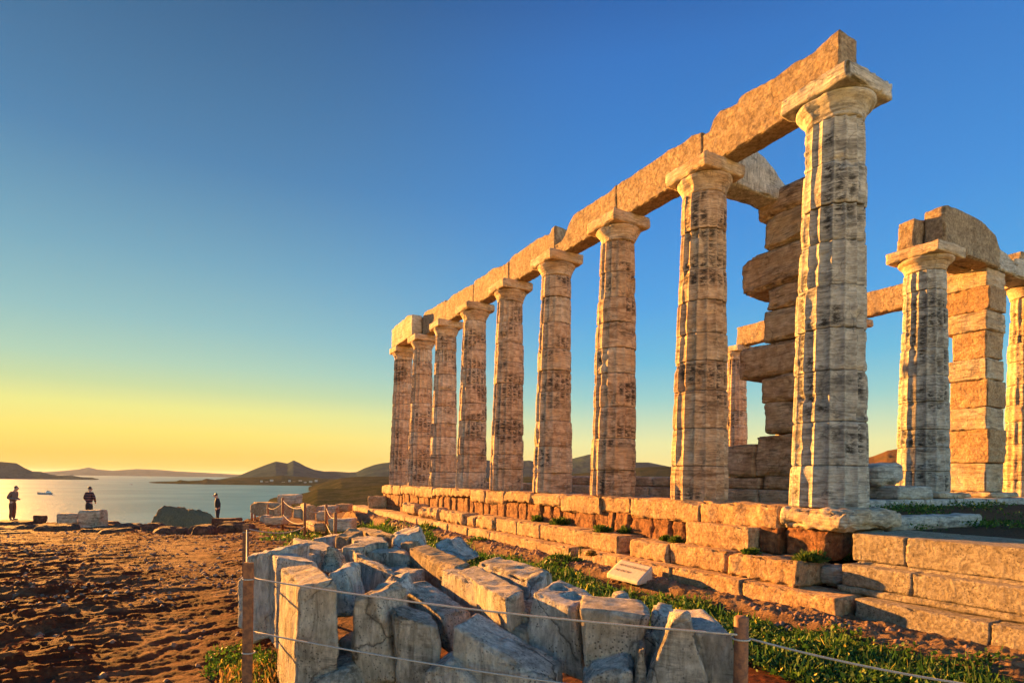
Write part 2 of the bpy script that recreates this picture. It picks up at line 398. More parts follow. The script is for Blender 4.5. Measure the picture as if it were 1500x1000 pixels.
def sea_mat():
    m, t, b = newmat('rippled_sea'); g = N_(t, 'ShaderNodeNewGeometry').outputs['Position']
    b.inputs['Roughness'].default_value = .5; b.inputs['IOR'].default_value = 1.22
    b.inputs['Specular IOR Level'].default_value = .03
    n1 = noise(t, g, .05, 6, .65, .2, (1, 1.6, 1)); n2 = noise(t, g, .35, 5, .6)
    n3 = noise(t, g, .004, 4, .5)
    t.links.new(mix(t, ramp(t, n3, .4, .6), (.055, .20, .26, 1), (.08, .25, .31, 1)), b.inputs['Base Color'])
    bump(t, b, [(n1, 6, .5), (n2, 1.2, .6)])
    return m

# ------------------------------------------------------------------ terrain and sea
def sstep(x, a, b):
    t = np.clip((x - a) / (b - a), 0, 1); return t * t * (3 - 2 * t)
EM = [-3, -1.2, -.86, -.72, -.63, -.57, -.54, -.50, -.46, -.42, -.38, -.3, 0, .8, 3]
EY = [40, 34, 31.5, 30.5, 27, 24.0, 23.0, 24.0, 28, 34, 40, 48, 56, 62, 70]
def gz_parts(x, y):
    d = np.stack([x - AX0[0], y - AX0[1]], -1)
    k = d @ DV; t = d @ NV
    z = -1.36 - .0125 * (np.maximum(y, 0) - 5) - .033 * np.maximum(-x - 4, 0) * sstep(y, 8, 28)
    led = sstep(t, -2.05, -1.75) * (1 - sstep(t, -.7, -.2)) * sstep(k, -7, -5) * (1 - sstep(k, 22.5, 24))
    z = z + led * (-1.275 - z)
    ins = sstep(t, .12, .5) * (1 - sstep(t, 13.2, 14.6)) * (1 - sstep(k, 21.5, 23))
    zi = -.34 + .17 * sstep(k, -.2, .9) + .07 * sstep(k, 1.2, 1.6)
    z = z + ins * (zi - z)
    m = x / np.maximum(y, .5); ye = np.interp(m, EM, EY)
    r = y - ye
    cl = sstep(r, 0, 1.5) * .5 + np.maximum(r - .8, 0) * 1.25
    z = np.maximum(z - cl, -66)
    return z, k, t, led, ins, r
def gz(x, y):
    return float(gz_parts(np.array([float(x)]), np.array([float(y)]))[0][0])
def terrain():
    na, nr = 760, 620
    azs = np.concatenate([np.linspace(-100, -46, 30)[:-1], np.linspace(-46, 44, na), np.linspace(44, 100, 30)[1:]])
    rs = np.concatenate([[.25, .8, 1.4], np.geomspace(2.0, 48, nr), np.linspace(49, 150, 40)])
    A, Rr = np.meshgrid(np.radians(azs), rs, indexing='xy')
    X = (Rr * np.sin(A)).ravel(); Y = (Rr * np.cos(A)).ravel()
    Z, k, t, led, ins, r = gz_parts(X, Y)
    P = np.stack([X, Y, np.zeros_like(X)], 1)
    # strata-like outcrops running away to the right
    ca, sa = math.cos(R(38)), math.sin(R(38))
    Q = np.stack([(X * ca - Y * sa) * 1.25, (X * sa + Y * ca) * .55, np.zeros_like(X)], 1)
    wob = fbm(P * .5, 3, 3)
    Q[:, 0] += wob * .8; Q[:, 1] += wob * .5
    mask = sstep(fbm(P * .22 + 7, 11, 3), -.18, .22)
    free = (1 - led) * (1 - ins)
    left = sstep(-X - .38 * Y, -.6, .9)
    near_edge = sstep(r, -7, -.5)
    rock = ridged(Q * 1.5, 21, 5, .55)
    pth = np.exp(-((X + .53 * Y + .2 * np.sin(Y * .5)) / (.45 + .075 * Y)) ** 2) * sstep(-Y, -22, -16); left = left * (1 - .72 * pth)
    H = free * (left * (.03 + .06 * mask + .05 * near_edge) * rock * .8 + (.012 + .02 * left) * fbm(P * 5, 31, 4) + .012 * left * ridged(P * 9, 41, 3))
    Q2 = Q * np.array([1.6, .8, 1])
    H += free * left * ((.03 + .045 * mask) * ridged(Q2 * 2.4, 81, 4, .6) + .028 * ridged(P * 6, 83, 5, .65) * (.4 + mask)) + free * (1 - left) * .012 * ridged(P * 6, 85, 3)
    steps = np.round((H + .01 * fbm(P * 3, 91, 3)) / .045) * .045
    H = H * .55 + steps * .45 * left + H * .45 * (1 - left)
    H -= .22 * np.exp(-((X / np.maximum(Y, 1) + .545) / .07) ** 2) * sstep(Y, 19, 22)
    H += led * (.05 * ridged(P * 2.6, 51, 5, .65) + .035 * fbm(P * 9, 53, 4) + .02 * ridged(P * 14, 57, 3)) + ins * .02 * fbm(P * 4, 61, 3)
    H += sstep(r, 2, 8) * 1.2 * (ridged(P * .35, 71, 4) - .6)
    Z = Z + H
    n1, n2 = A.shape[1], A.shape[0]
    idx = np.arange(n1 * n2).reshape(n2, n1)
    F = np.stack([idx[:-1, :-1], idx[:-1, 1:], idx[1:, 1:], idx[1:, :-1]], -1).reshape(-1, 4)
    V = np.stack([X, Y, Z], 1)
    o = mk('ground', V, F, M['ground'], origin=(0, 0, 0)); tag(o, 'red rocky headland ground', kind='structure')
    del o['label']
    grassz = sstep(t, -3.6, -3.2) * (1 - led) * sstep(k, -9, -7) * (1 - sstep(k, 19, 22)) * (1 - ins)
    zone = np.stack([np.maximum(grassz, ins), led, sstep(r, .5, 6), np.ones_like(X)], 1)
    ca_ = o.data.color_attributes.new('zone', 'FLOAT_COLOR', 'POINT'); ca_.data.foreach_set('color', zone.astype(np.float32).ravel())
terrain()

def disc(name, z, r0, r1, mat):
    na = 240; rs = np.geomspace(r0, r1, 60)
    a = np.radians(np.linspace(-130, 130, na)); A, Q = np.meshgrid(a, rs)
    V = np.stack([(Q * np.sin(A)).ravel(), (Q * np.cos(A)).ravel(), np.full(A.size, z)], 1)
    idx = np.arange(A.size).reshape(A.shape); F = np.stack([idx[:-1, :-1], idx[:-1, 1:], idx[1:, 1:], idx[1:, :-1]], -1).reshape(-1, 4)
    o = mk(name, V, F, mat, origin=(0, 0, z)); tag(o, kind='structure'); return o
SEA = -60.0
disc('sea', SEA, 30, 50000, sea_mat())

def hill(name, prof, D1, D0, D2, mat, rough=.1, nr=60, seed=0, zb=SEA - 4, fs=1.0, step=1.5):
    """a ridge of land: shore at distance D0 (number or px table), crest at D1 with its skyline heights, falling again by D2"""
    pxs = np.arange(prof[0][0], prof[-1][0] + .1, step)
    ys = np.interp(pxs, [p[0] for p in prof], [p[1] for p in prof])
    D0v = np.full_like(pxs, D0) if not isinstance(D0, list) else np.interp(pxs, [p[0] for p in D0], [p[1] for p in D0])
    f = np.concatenate([np.linspace(0, 1, nr), np.linspace(1, 2, nr // 3)[1:]])
    V = []
    u = (pxs - 750); v = ys - CY
    X1 = (u * c_ + v * s_) / FPX; V1 = (-u * s_ + v * c_) / FPX
    crest = EYE - V1 * D1
    X = []; Y = []; Z = []
    for q in f:
        D = D0v + (D1 - D0v) * q if q <= 1 else D1 + (D2 - D1) * (q - 1)
        sh = q ** .85 if q <= 1 else (2 - q)
        sh = (sh * sh * (3 - 2 * sh)) * .5 + sh * .5
        X.append(X1 * D); Y.append(D + 0 * X1); Z.append(zb + (crest - zb) * sh)
    X, Y, Z = map(np.array, (X, Y, Z))
    sc = 2.5 / (abs(D1) * .12)
    P = np.stack([X.ravel() * sc, Y.ravel() * sc, np.zeros(X.size)], 1)
    n = ridged(P * fs, seed, 5, .55).reshape(X.shape) - .2
    env = np.sin(np.clip(f, 0, 2) * math.pi / 2)[:, None] ** 1
    damp = (1 - .85 * np.exp(-((f - 1) / .18) ** 2))[:, None]
    Z = Z + n * rough * np.maximum(crest - zb, 5)[None, :] * env * damp
    idx = np.arange(X.size).reshape(X.shape); F = np.stack([idx[:-1, :-1], idx[:-1, 1:], idx[1:, 1:], idx[1:, :-1]], -1).reshape(-1, 4)
    o = mk(name, np.stack([X.ravel(), Y.ravel(), Z.ravel()], 1), F, mat); tag(o, kind='structure'); return o
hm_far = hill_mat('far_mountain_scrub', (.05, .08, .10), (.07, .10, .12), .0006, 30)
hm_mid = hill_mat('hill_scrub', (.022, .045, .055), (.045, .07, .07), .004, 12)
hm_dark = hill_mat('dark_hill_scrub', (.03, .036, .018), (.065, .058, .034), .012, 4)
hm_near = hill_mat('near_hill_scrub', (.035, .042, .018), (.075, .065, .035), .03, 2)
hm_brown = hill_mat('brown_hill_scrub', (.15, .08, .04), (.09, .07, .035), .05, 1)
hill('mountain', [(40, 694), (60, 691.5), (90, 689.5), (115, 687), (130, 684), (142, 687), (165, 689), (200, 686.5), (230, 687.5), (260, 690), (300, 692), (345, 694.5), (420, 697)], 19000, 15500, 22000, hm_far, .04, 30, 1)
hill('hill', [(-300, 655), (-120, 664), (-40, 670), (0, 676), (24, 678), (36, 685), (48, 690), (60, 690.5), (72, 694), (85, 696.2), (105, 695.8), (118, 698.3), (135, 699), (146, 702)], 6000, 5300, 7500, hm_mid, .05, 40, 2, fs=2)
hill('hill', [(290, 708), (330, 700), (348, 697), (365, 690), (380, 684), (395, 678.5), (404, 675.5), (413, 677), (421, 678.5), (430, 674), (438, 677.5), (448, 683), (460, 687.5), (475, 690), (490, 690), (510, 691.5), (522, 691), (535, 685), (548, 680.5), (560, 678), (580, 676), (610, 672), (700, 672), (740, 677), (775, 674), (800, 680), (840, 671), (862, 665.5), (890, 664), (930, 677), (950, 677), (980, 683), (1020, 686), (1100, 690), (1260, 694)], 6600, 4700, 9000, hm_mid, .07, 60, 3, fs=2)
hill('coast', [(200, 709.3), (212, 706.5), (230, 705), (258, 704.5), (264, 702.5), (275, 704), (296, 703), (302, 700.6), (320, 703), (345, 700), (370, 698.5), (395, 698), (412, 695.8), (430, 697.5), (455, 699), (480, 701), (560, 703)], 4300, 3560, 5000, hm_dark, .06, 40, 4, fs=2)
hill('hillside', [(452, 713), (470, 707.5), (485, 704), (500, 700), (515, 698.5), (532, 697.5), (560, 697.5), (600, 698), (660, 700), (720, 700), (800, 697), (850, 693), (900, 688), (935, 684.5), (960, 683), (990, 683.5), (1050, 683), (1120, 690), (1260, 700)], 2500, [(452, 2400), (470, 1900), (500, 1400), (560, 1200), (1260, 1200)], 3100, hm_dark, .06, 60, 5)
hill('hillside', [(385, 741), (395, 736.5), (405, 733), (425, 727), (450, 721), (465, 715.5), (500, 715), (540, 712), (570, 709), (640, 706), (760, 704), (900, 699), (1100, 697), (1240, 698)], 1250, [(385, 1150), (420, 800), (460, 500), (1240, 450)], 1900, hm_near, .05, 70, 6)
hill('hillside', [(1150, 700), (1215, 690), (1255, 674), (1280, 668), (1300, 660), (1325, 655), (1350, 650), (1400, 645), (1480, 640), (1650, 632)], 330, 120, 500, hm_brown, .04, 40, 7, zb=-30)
# pale dirt track on the near hillside
tr = []
for (x, y) in ((484, 720.2), (492, 721.2), (500, 723), (508, 725), (516, 726.8)): tr.append(W(x, y, 930))

# islet and shore rocks
def boulder(name, c, size, mat, label, cat, group=None, seed=0, res=.12, parent=None, lump=.12, amp=.04, freq=2, rot=0, rnd=.45):
    a, b, h = size; ca, sa = math.cos(rot), math.sin(rot)
    def q(x, y, z): return np.array([c[0] + x * ca - y * sa, c[1] + x * sa + y * ca, c[2] + z])
    rr = random.Random(seed)
    j = lambda s: s * (1 + rr.uniform(-.18, .12))
    c8 = [q(-j(a) * .42, -j(b) * .4, j(h)), q(j(a) * .42, -j(b) * .4, j(h)), q(j(a) * .5, -b * .5, 0), q(-j(a) * .5, -b * .5, 0),
          q(-j(a) * .4, j(b) * .4, j(h)), q(j(a) * .4, j(b) * .4, j(h)), q(a * .5, b * .5, 0), q(-a * .5, b * .5, 0)]
    V, F = rough_box(c8, res=res, rnd=min(size) * rnd, amp=amp * min(size), freq=freq / min(size), chip=.05 * min(size), lump=lump * min(size), seed=seed, cuts=6)
    o = mk(name, V, F, mat, parent)
    if label: tag(o, label, cat, group)
    return o
ctr = W(270, 775, 600)
def islet():
    D = 600.0
    pr = [(227, 771), (234, 760), (240, 744), (252, 742), (266, 744.5), (285, 746), (300, 752), (311, 762), (316, 784)]
    pxs = np.linspace(227, 316, 70); ys = np.interp(pxs, [p[0] for p in pr], [p[1] for p in pr])
    V = []; nf = 36; f = np.linspace(-1, 1, nf)
    for q in f:
        for x, y in zip(pxs, ys):
            top = W(x, y, D)
            e = math.sqrt(max(0, 1 - abs(q) ** 2.4))
            V.append((top[0], D + q * 24, SEA - 3 + (top[2] - SEA + 3) * e))
    V = np.array(V); V[:, 2] += (3.0 * (ridged(V * .13, 15, 4, .6) - .4)); V[:, 2] += (3.2 * (ridged(V * .05, 5, 5, .6) - .4))  * (V[:, 2] > SEA) ; V[:, 1] += 5 * fbm(V * .09, 8, 5, .65); V[:, 0] += 1.5 * fbm(V * .14, 9, 4)
    idx = np.arange(len(V)).reshape(nf, len(pxs)); F = np.stack([idx[:-1, :-1], idx[:-1, 1:], idx[1:, 1:], idx[1:, :-1]], -1).reshape(-1, 4)
    tag(mk('islet', V, F, M['islet']), 'large dark rocky islet rising from the sea below the cliff', 'islet')
islet()
for i, (px, py, wd) in enumerate(((262, 783, 11), (283, 786, 6), (296, 784, 9))):
    p = W(px, py, 575); p[2] = SEA - 1
    boulder('sea_rock', p, (wd, 6, 5), M['islet'], ['wide black rock awash at the left foot of the islet', 'smallest black rock awash before the islet', 'dark rock awash at the right foot of the islet'][i], 'rock', 'rocks awash before the islet', 100 + i, res=.8)

# boat
def boat():
    D = 1650; s = D / FPX; p = W(65, 725, D); x0, y0 = p[0], p[1]; z0 = SEA
    b = thing('boat', (x0, y0, z0), 'grey cargo boat with a stern cabin on the calm sea', 'boat')
    L = 40.0
    V = []; F = []
    n = 14
    for i in range(n + 1):
        t = i / n; x = -L / 2 + L * t; wv = 4.2 * math.sin(math.pi * min(1, (t * 1.15 + .03)) ** .7) ** .5 if t < .85 else 4.0
        if t < .25: wv = 4.2 * (t / .25) ** .6 + .1
        sheer = 4.2 + 2.2 * max(0, .25 - t) * 4 + .6 * t
        for yy, zz in ((-wv, sheer), (-wv * .8, -1), (wv * .8, -1), (wv, sheer), (wv * .9, sheer), (wv * .9, sheer - .8), (-wv * .9, sheer - .8), (-wv * .9, sheer)):
            V.append((x0 + x, y0 + yy, z0 + zz))
    for i in range(n):
        for j in range(8): F.append((i * 8 + j, i * 8 + (j + 1) % 8, (i + 1) * 8 + (j + 1) % 8, (i + 1) * 8 + j))
    F.append(tuple(range(8))); F.append(tuple(range(n * 8, n * 8 + 8))[::-1])
    mk('hull', V, F, M['hull'], b, smooth=False)
    def bx(nm, xa, xb, yw, za, zb, mt):
        c8 = [np.array([x0 + x, y0 + y, z0 + z]) for (x, y, z) in ((xa, -yw, zb), (xb, -yw, zb), (xb, -yw, za), (xa, -yw, za), (xa, yw, zb), (xb, yw, zb), (xb, yw, za), (xa, yw, za))]
        V, F = rough_box(c8, res=2, rnd=.3, amp=0, chip=0, lump=0); mk(nm, V, F, mt, b)
    bx('cabin', 6, 17, 3, 4, 8.2, M['white_paint']); bx('wheelhouse', 8, 13, 2.4, 8.2, 10.4, M['hull']); bx('hatch', -10, 4, 2.6, 3.6, 5.2, M['white_paint'])
    V, F = tube_mesh([(x0 + 9, y0, z0 + 10), (x0 + 9, y0, z0 + 17)], .25, 6); mk('mast', V, F, M['hull'], b)
boat()
def skiff(px, py, D, label):
    p = W(px, py, D); V, F = [], []
    n = 8; L = 16
    for i in range(n + 1):
        t = i / n; wv = 2.2 * math.sin(math.pi * (t * .85 + .12)); x = p[0] - L / 2 + L * t
        for yy, zz in ((-wv, 1.5 + abs(t - .5) * 1.4), (-wv * .6, -.4), (wv * .6, -.4), (wv, 1.5 + abs(t - .5) * 1.4)): V.append((x, p[1] + yy, SEA + zz))
    for i in range(n):
        for j in range(4): F.append((i * 4 + j, i * 4 + (j + 1) % 4, (i + 1) * 4 + (j + 1) % 4, (i + 1) * 4 + j))
    F += [(0, 1, 2, 3), (n * 4 + 3, n * 4 + 2, n * 4 + 1, n * 4)]
    b = thing('motorboat', (p[0], p[1], SEA), label, 'boat'); mk('hull', V, F, M['hull'], b)
    V, F = rough_box([np.array([p[0] + x, p[1] + y, SEA + z]) for (x, y, z) in ((1, -1, 4), (5, -1, 4), (5, -1, 1), (1, -1, 1), (1, 1, 4), (5, 1, 4), (5, 1, 1), (1, 1, 1))], res=1, rnd=.2, amp=0, chip=0)
    mk('cabin', V, F, M['white_paint'], b)
skiff(192, 709, 3300, 'tiny dark motorboat far out left of the low headland')

# houses scattered along the far shore
hs = [(383, 704.6), (391, 706.4), (398, 703.8), (406, 705.4), (415, 706.8), (424, 704.2), (431, 706), (440, 704.4), (447, 707), (455, 705.2), (386, 707.4), (463, 704)]
hlab = ['leftmost white house on the far shore', 'low white house just above the far waterline, left end', 'white house set high on the far slope, left part', 'white house right of the highest left house on the far shore', 'white shore house below the saddle of the twin peaks', 'white hillside house under the right peak', 'white house close right of the one under the right peak', 'white hillside house left of the bay end', 'lowest white house near the bay end waterline', 'white house above the bay end', 'lowest white house at the left end of the far shore', 'rightmost white house behind the dark hillside']
def house(p, a, hgt, label):
    h = thing('house', p, label, 'house', 'white houses along the far shore')
    def bxs(nm, xa, xb, ya, yb, za, zb, mt):
        V, F = rough_box([np.array([p[0] + x, p[1] + y, p[2] + z]) for (x, y, z) in ((xa, ya, zb), (xb, ya, zb), (xb, ya, za), (xa, ya, za), (xa, yb, zb), (xb, yb, zb), (xb, yb, za), (xa, yb, za))], res=4, rnd=.1, amp=0, chip=0, lump=0)
        mk(nm, V, F, mt, h, smooth=False)
    bxs('wall', -a, a, -5, 5, -6, hgt, M['wall_white']); bxs('roof', -a - .5, a + .5, -5.5, 5.5, hgt, hgt + .8, M['roof'])
for i, (x, y) in enumerate(hs):
    house(W(x, y, 3800 + 30 * (i % 4)), 6 + (i * 37 % 5), 5 + i % 3, hlab[i])
# track
tv = np.array(tr); 
def ribbon(name, pts, wd, mat):
    V = []; F = []
    for i, p in enumerate(pts):
        V += [(p[0], p[1] - wd, p[2] + .5), (p[0], p[1] + wd, p[2] + 2.5)]
    for i in range(len(pts) - 1): F.append((2 * i, 2 * i + 2, 2 * i + 3, 2 * i + 1))
    return mk(name, V, F, mat)

# ------------------------------------------------------------------ columns
def drum(cx, cy, z0, z1, r0, r1, seed, parent, mat, nz=14, wear=.5, nseg=96, lean=0, H=5.5, big=.012, phase=0):
    rr = random.Random(seed)
    th = np.linspace(0, 2 * math.pi, nseg, endpoint=False)
    tz = np.linspace(0, 1, nz); tz = tz - np.sin(tz * 2 * math.pi) / (2 * math.pi) * .7
    T, Z = np.meshgrid(th, tz)
    zz = z0 + (z1 - z0) * Z
    r = r0 + (r1 - r0) * Z
    ux, uy = np.cos(T), np.sin(T)
    P = np.stack([(cx + ux * r).ravel(), (cy + uy * r).ravel(), zz.ravel()], 1)
    fr = ((T + phase) * 16 / (2 * math.pi)) % 1.0
    depth = .125 * r * np.clip(1.22 - wear - .8 * np.maximum(0, fbm(P * 1.9, seed, 3)).reshape(r.shape), .06, 1)
    fl = depth * (1 - (2 * fr - 1) ** 2) ** .8
    n = fbm(P * 3.2, seed + 3, 5).reshape(r.shape)
    strat = vnoise(np.stack([P[:, 0] * 1.5, P[:, 1] * 1.5, P[:, 2] * 17], 1), seed + 8).reshape(r.shape)
    bl = np.clip(fbm(P * np.array([3.5, 3.5, 4.5]), seed + 12, 3) - .22, 0, 1).reshape(r.shape)
    e = np.minimum(Z, 1 - Z) * (z1 - z0)
    chipn = (.5 + .9 * np.clip(fbm(P * 6, seed + 20, 2).reshape(r.shape) + .3, 0, 1))
    gr = (.016 * np.exp(-(e / .010) ** 1.3) + .03 * np.exp(-(e / .035) ** 1.5) * np.clip(fbm(P * 5, seed + 22, 3).reshape(r.shape) - .05, 0, 1) * 2) * chipn
    r = r - fl + big * .9 * n + .003 * strat - .10 * bl - gr + .010 * np.sin(Z * math.pi) * (.3 + wear) + rr.uniform(-.006, .006)
    ox, oy = rr.uniform(-.008, .008), rr.uniform(-.008, .008)
    lx = lean * zz / H
    V = np.stack([(cx + NV[0] * lx + ox + ux * r).ravel(), (cy + NV[1] * lx + oy + uy * r).ravel(), zz.ravel()], 1)
    idx = np.arange(V.shape[0]).reshape(nz, nseg); nx = np.roll(idx, -1, axis=1)
    F = np.stack([idx[:-1], nx[:-1], nx[1:], idx[1:]], -1).reshape(-1, 4).tolist()
    F.append(idx[0][::-1].tolist()); F.append(idx[-1].tolist())
    o = mk('drum', V, F, mat, parent)
    patch = np.clip(fbm(P * np.array([1.6, 1.6, 2.2]), seed // 31 + 40, 3) * 5 - .2, 0, 1).reshape(r.shape)
    gv = np.clip((1 - np.abs(2 * fr - 1) ** 3) * 1.15 - .1, 0, 1) * patch * (e > .03)
    gc = np.repeat(gv.ravel()[:, None], 4, 1); gc[:, 3] = 1
    gc[:, 1] = np.clip(1.15 - e.ravel() / .012, 0, 1); gc[:, 2] = 0
    at = o.data.color_attributes.new('groove', 'FLOAT_COLOR', 'POINT'); at.data.foreach_set('color', gc.astype(np.float32).ravel())
    return o
def column(p, zb, H, rb, rt, label, seed, mats, n=9, nz=14, wear=.5, lean=.06, group=None, abw=.497, abh=.235, ech=.30, nseg=96, aband=True, bigchip=.04, base=None, cap=None):
    c = thing('column', (p[0], p[1], zb), label, 'column', group)
    rr = random.Random(seed)
    Hs = H - abh - ech - .01
    hs_ = [1 + rr.uniform(-.22, .22) for _ in range(n)]; tot = sum(hs_); z = zb
    for i, h in enumerate(hs_):
        h = h / tot * Hs; a, b = (z - zb) / Hs, (z + h - zb) / Hs
        ent = lambda q: rb + (rt - rb) * (q ** 1.12)
        drum(p[0], p[1], z, z + h, ent(a), ent(b), seed * 31 + i, c, mats[(i * 7 + seed) % len(mats)], nz, min(1.05, max(.0, wear + rr.uniform(-.35, .35))), nseg, lean, H, phase=.1)
        z += h
    # capital
    prof = [(0, rt * .97), (.02, rt * 1.0), (.05, rt * .97), (.07, rt * 1.03), (.10, rt * 1.02), (.12, rt * 1.07), (.17, rt * 1.13), (.22, abw * .94), (.26, abw * .985), (.285, abw * .985), (ech, abw * .93)]
    ns = nseg; V = []; zs = np.linspace(0, ech, 16); rs = np.interp(zs, [q[0] for q in prof], [q[1] for q in prof])
    cx, cy = p[0] + NV[0] * lean, p[1] + NV[1] * lean
    th = np.linspace(0, 2 * math.pi, ns, endpoint=False)
    for q, r in zip(zs, rs):
        V.append(np.stack([cx + np.cos(th) * r, cy + np.sin(th) * r, np.full(ns, z + q)], 1))
    V = np.concatenate(V); c0 = np.array([cx, cy, 0]); dirv = V - c0; dirv[:, 2] = 0; dirv /= np.linalg.norm(dirv, axis=1, keepdims=True)
    V = V + dirv * (.012 * fbm(V * 5, seed, 4) - .12 * np.clip(fbm(V * 2.6, seed + 4, 3) - .18, 0, 1))[:, None]
    idx = np.arange(len(V)).reshape(16, ns); nx = np.roll(idx, -1, axis=1)
    F = np.stack([idx[:-1], nx[:-1], nx[1:], idx[1:]], -1).reshape(-1, 4).tolist(); F.append(idx[0][::-1].tolist()); F.append(idx[-1].tolist())
    mc = cap or M['marble']
    capo = mk('capital', V, F, mc, c)
    z1 = zb + H; zc = z + ech
    k0 = np.array([cx, cy])
    def q(a, b, zz): r_ = k0 + DV * a * abw + NV * b * abw; return np.array([r_[0], r_[1], zz])
    c8 = [q(1, -1, z1), q(-1, -1, z1), q(-1, -1, zc), q(1, -1, zc), q(1, 1, z1), q(-1, 1, z1), q(-1, 1, zc), q(1, 1, zc)]
    V, F = rough_box(c8, res=.05, rnd=.018, amp=.014, freq=6, chip=bigchip, lump=.012, seed=seed + 77)
    mk('abacus', V, F, mc, capo)
    return c
GS = 'fluted columns of the long south colonnade'
mw, mg, mb = M['marble'], M['marble_grey'], M['marble_brown']
labs = ['tallest fluted column nearest the viewer, grey shaded side and broken capital, on a rounded plinth',
        'second column of the long row, next after the tallest near one',
        'third column of the long row counted from the tallest near one, dark stained drums',
        'fourth column of the long row counted from the tallest near one',
        'middle column of the nine in the long row, bulging lower drum',
        'fourth column from the far left end of the long row',
        'third column from the far left end of the long row',
        'second column from the far left end of the long row',
        'farthest and leftmost column of the long row, carrying the end of the beam']
msets = [[mg, mg], [mb, mw, mb], [mb, mb, mw], [mb, mw], [mb, mb], [mb, mw, mb], [mb, mw], [mb, mw], [mb, mb, mw]]
for i in range(9):
    p = TK(2.522 * i, 0)
    column(p, 0.0, 6.1, .52, .385, labs[i], 11 + i, msets[i], 9 if i < 4 else 10, 34 if i == 0 else (26 if i < 3 else 18), .15 if i == 0 else .4, .06, GS,
           nseg=192 if i < 2 else (160 if i < 5 else 128), abw=.53 if i == 0 else .497, cap=M['marble_grey'] if i == 0 else M['marble'], bigchip=.16 if i == 0 else .05)

# north colonnade, seen between the south columns
GN = 'columns of the far north colonnade'
nl = ['partly visible column at the right edge of the picture', 'north colonnade column hidden behind the pronaos column', 'north colonnade column hidden behind the tallest near column', 'north colonnade column hidden behind the ruined south wall end', 'small far column seen left of the ruined south wall end, under a beam end']
for i in range(5):
    column(TK(2.34 + 2.52 * i, 12.4), 0.0, 6.1, .52, .385, nl[i], 51 + i, [mw, mb, mw], 10, 14, .4, -.03, GN, nseg=96)
# pronaos column
column(TK(2.25, 6.96), 0.16, 5.67, .54, .42, 'fluted column on a square plinth beside the broad orange lit pillar', 71, [mg, mg], 10, 18, .3, 0, None, abw=.58, nseg=128)

# ------------------------------------------------------------------ beams
def topz(px, py, t=0.0):
    # height and k of a skyline point lying in the vertical plane t
    u, v = px - 750, py - CY; m = (u * c_ + v * s_) / FPX; Vv = (-u * s_ + v * c_) / FPX
    a = AX0 + NV * t
    k = (a[0] - a[1] * m) / (-DV[0] + DV[1] * m)
    Y = a[1] + DV[1] * k
    return k, EYE - Vv * Y
def beam(label, k0, k1, t0, t1, pts, seed, group='architrave beams on the south colonnade', z0=6.1, mat=None, t_top=None):
    kz = sorted(topz(x, y, t0 if t_top is None else t_top) for x, y in pts)
    ks = [a for a, b in kz]; zs = [b for a, b in kz]
    zt = 6.9
    c8 = box_corners(k0, k1, t0, t1, z0, zt)
    def top(a, b):
        k = k1 + (k0 - k1) * a
        return np.interp(k, ks, zs) - zt - .03 * b
    V, F = rough_box(c8, res=.035 if k0 < 6 else .06, rnd=.02, amp=.014, freq=7, chip=.05, lump=.012, seed=seed, top=top, maxn=90)
    o = mk('architrave_beam', V, F, mat or M['beam']); tag(o, label, 'beam', group); return o
c = [2.522 * i for i in range(9)]
g = .012
beam('nearest roughly pecked architrave beam ending in a peak above the tallest column', -.10, c[1] - g, 0, .42, [(1226, 44), (1212, 56), (1190, 78), (1166, 90), (1134, 114), (1084, 140), (1080, 152), (1054, 162), (1045, 176), (1040, 192)], 201)
beam('architrave beam spanning the second and third columns from the tallest', c[1] + g, c[2] - g, 0, .42, [(1027.6, 193.5), (1014, 198), (999, 210), (975, 222), (954, 237), (930, 253.5), (907.6, 268.5)], 202)
beam('architrave beam spanning the third and fourth columns, its far end broken away', c[2] + g, c[3] - .03, 0, .42, [(903, 270), (891, 282), (864, 298.5), (840, 313.6), (834, 326), (828, 345), (822, 356)], 203)
beam('architrave beam spanning the fourth and fifth columns, with a knob on its near end', c[3] + .0, c[4] - g, 0, .42, [(828, 331.6), (813, 330), (808, 334), (804, 342), (789, 348), (771, 360), (750, 375), (739.5, 390)], 204)
beam('architrave beam running from the middle column to the fourth from the far end', c[4] + g, c[5] - g, 0, .42, [(735, 389), (720, 393), (710, 402), (697, 409)], 205)
beam('architrave beam between the third and fourth columns from the far end', c[5] + g, c[6] - g, 0, .42, [(696, 414), (680, 422), (662, 432), (655, 440)], 206)
beam('architrave beam between the second and third columns from the far end, partly in shadow', c[6] + g, c[7] - g, .02, .42, [(651, 440), (636, 449), (622, 457), (618, 466)], 207)
beam('farthest architrave block, its smooth end showing above the second last column', c[7] - .05, c[8] + .25, -.42, -.01, [(602, 461), (598, 461), (590, 468), (578, 478), (574, 482)], 208, mat=M['marble'])
beam('beam end resting beside the farthest block, above the second last column', c[7] + .1, c[8] + .2, .03, .42, [(618, 464), (600, 475), (575, 490)], 209)
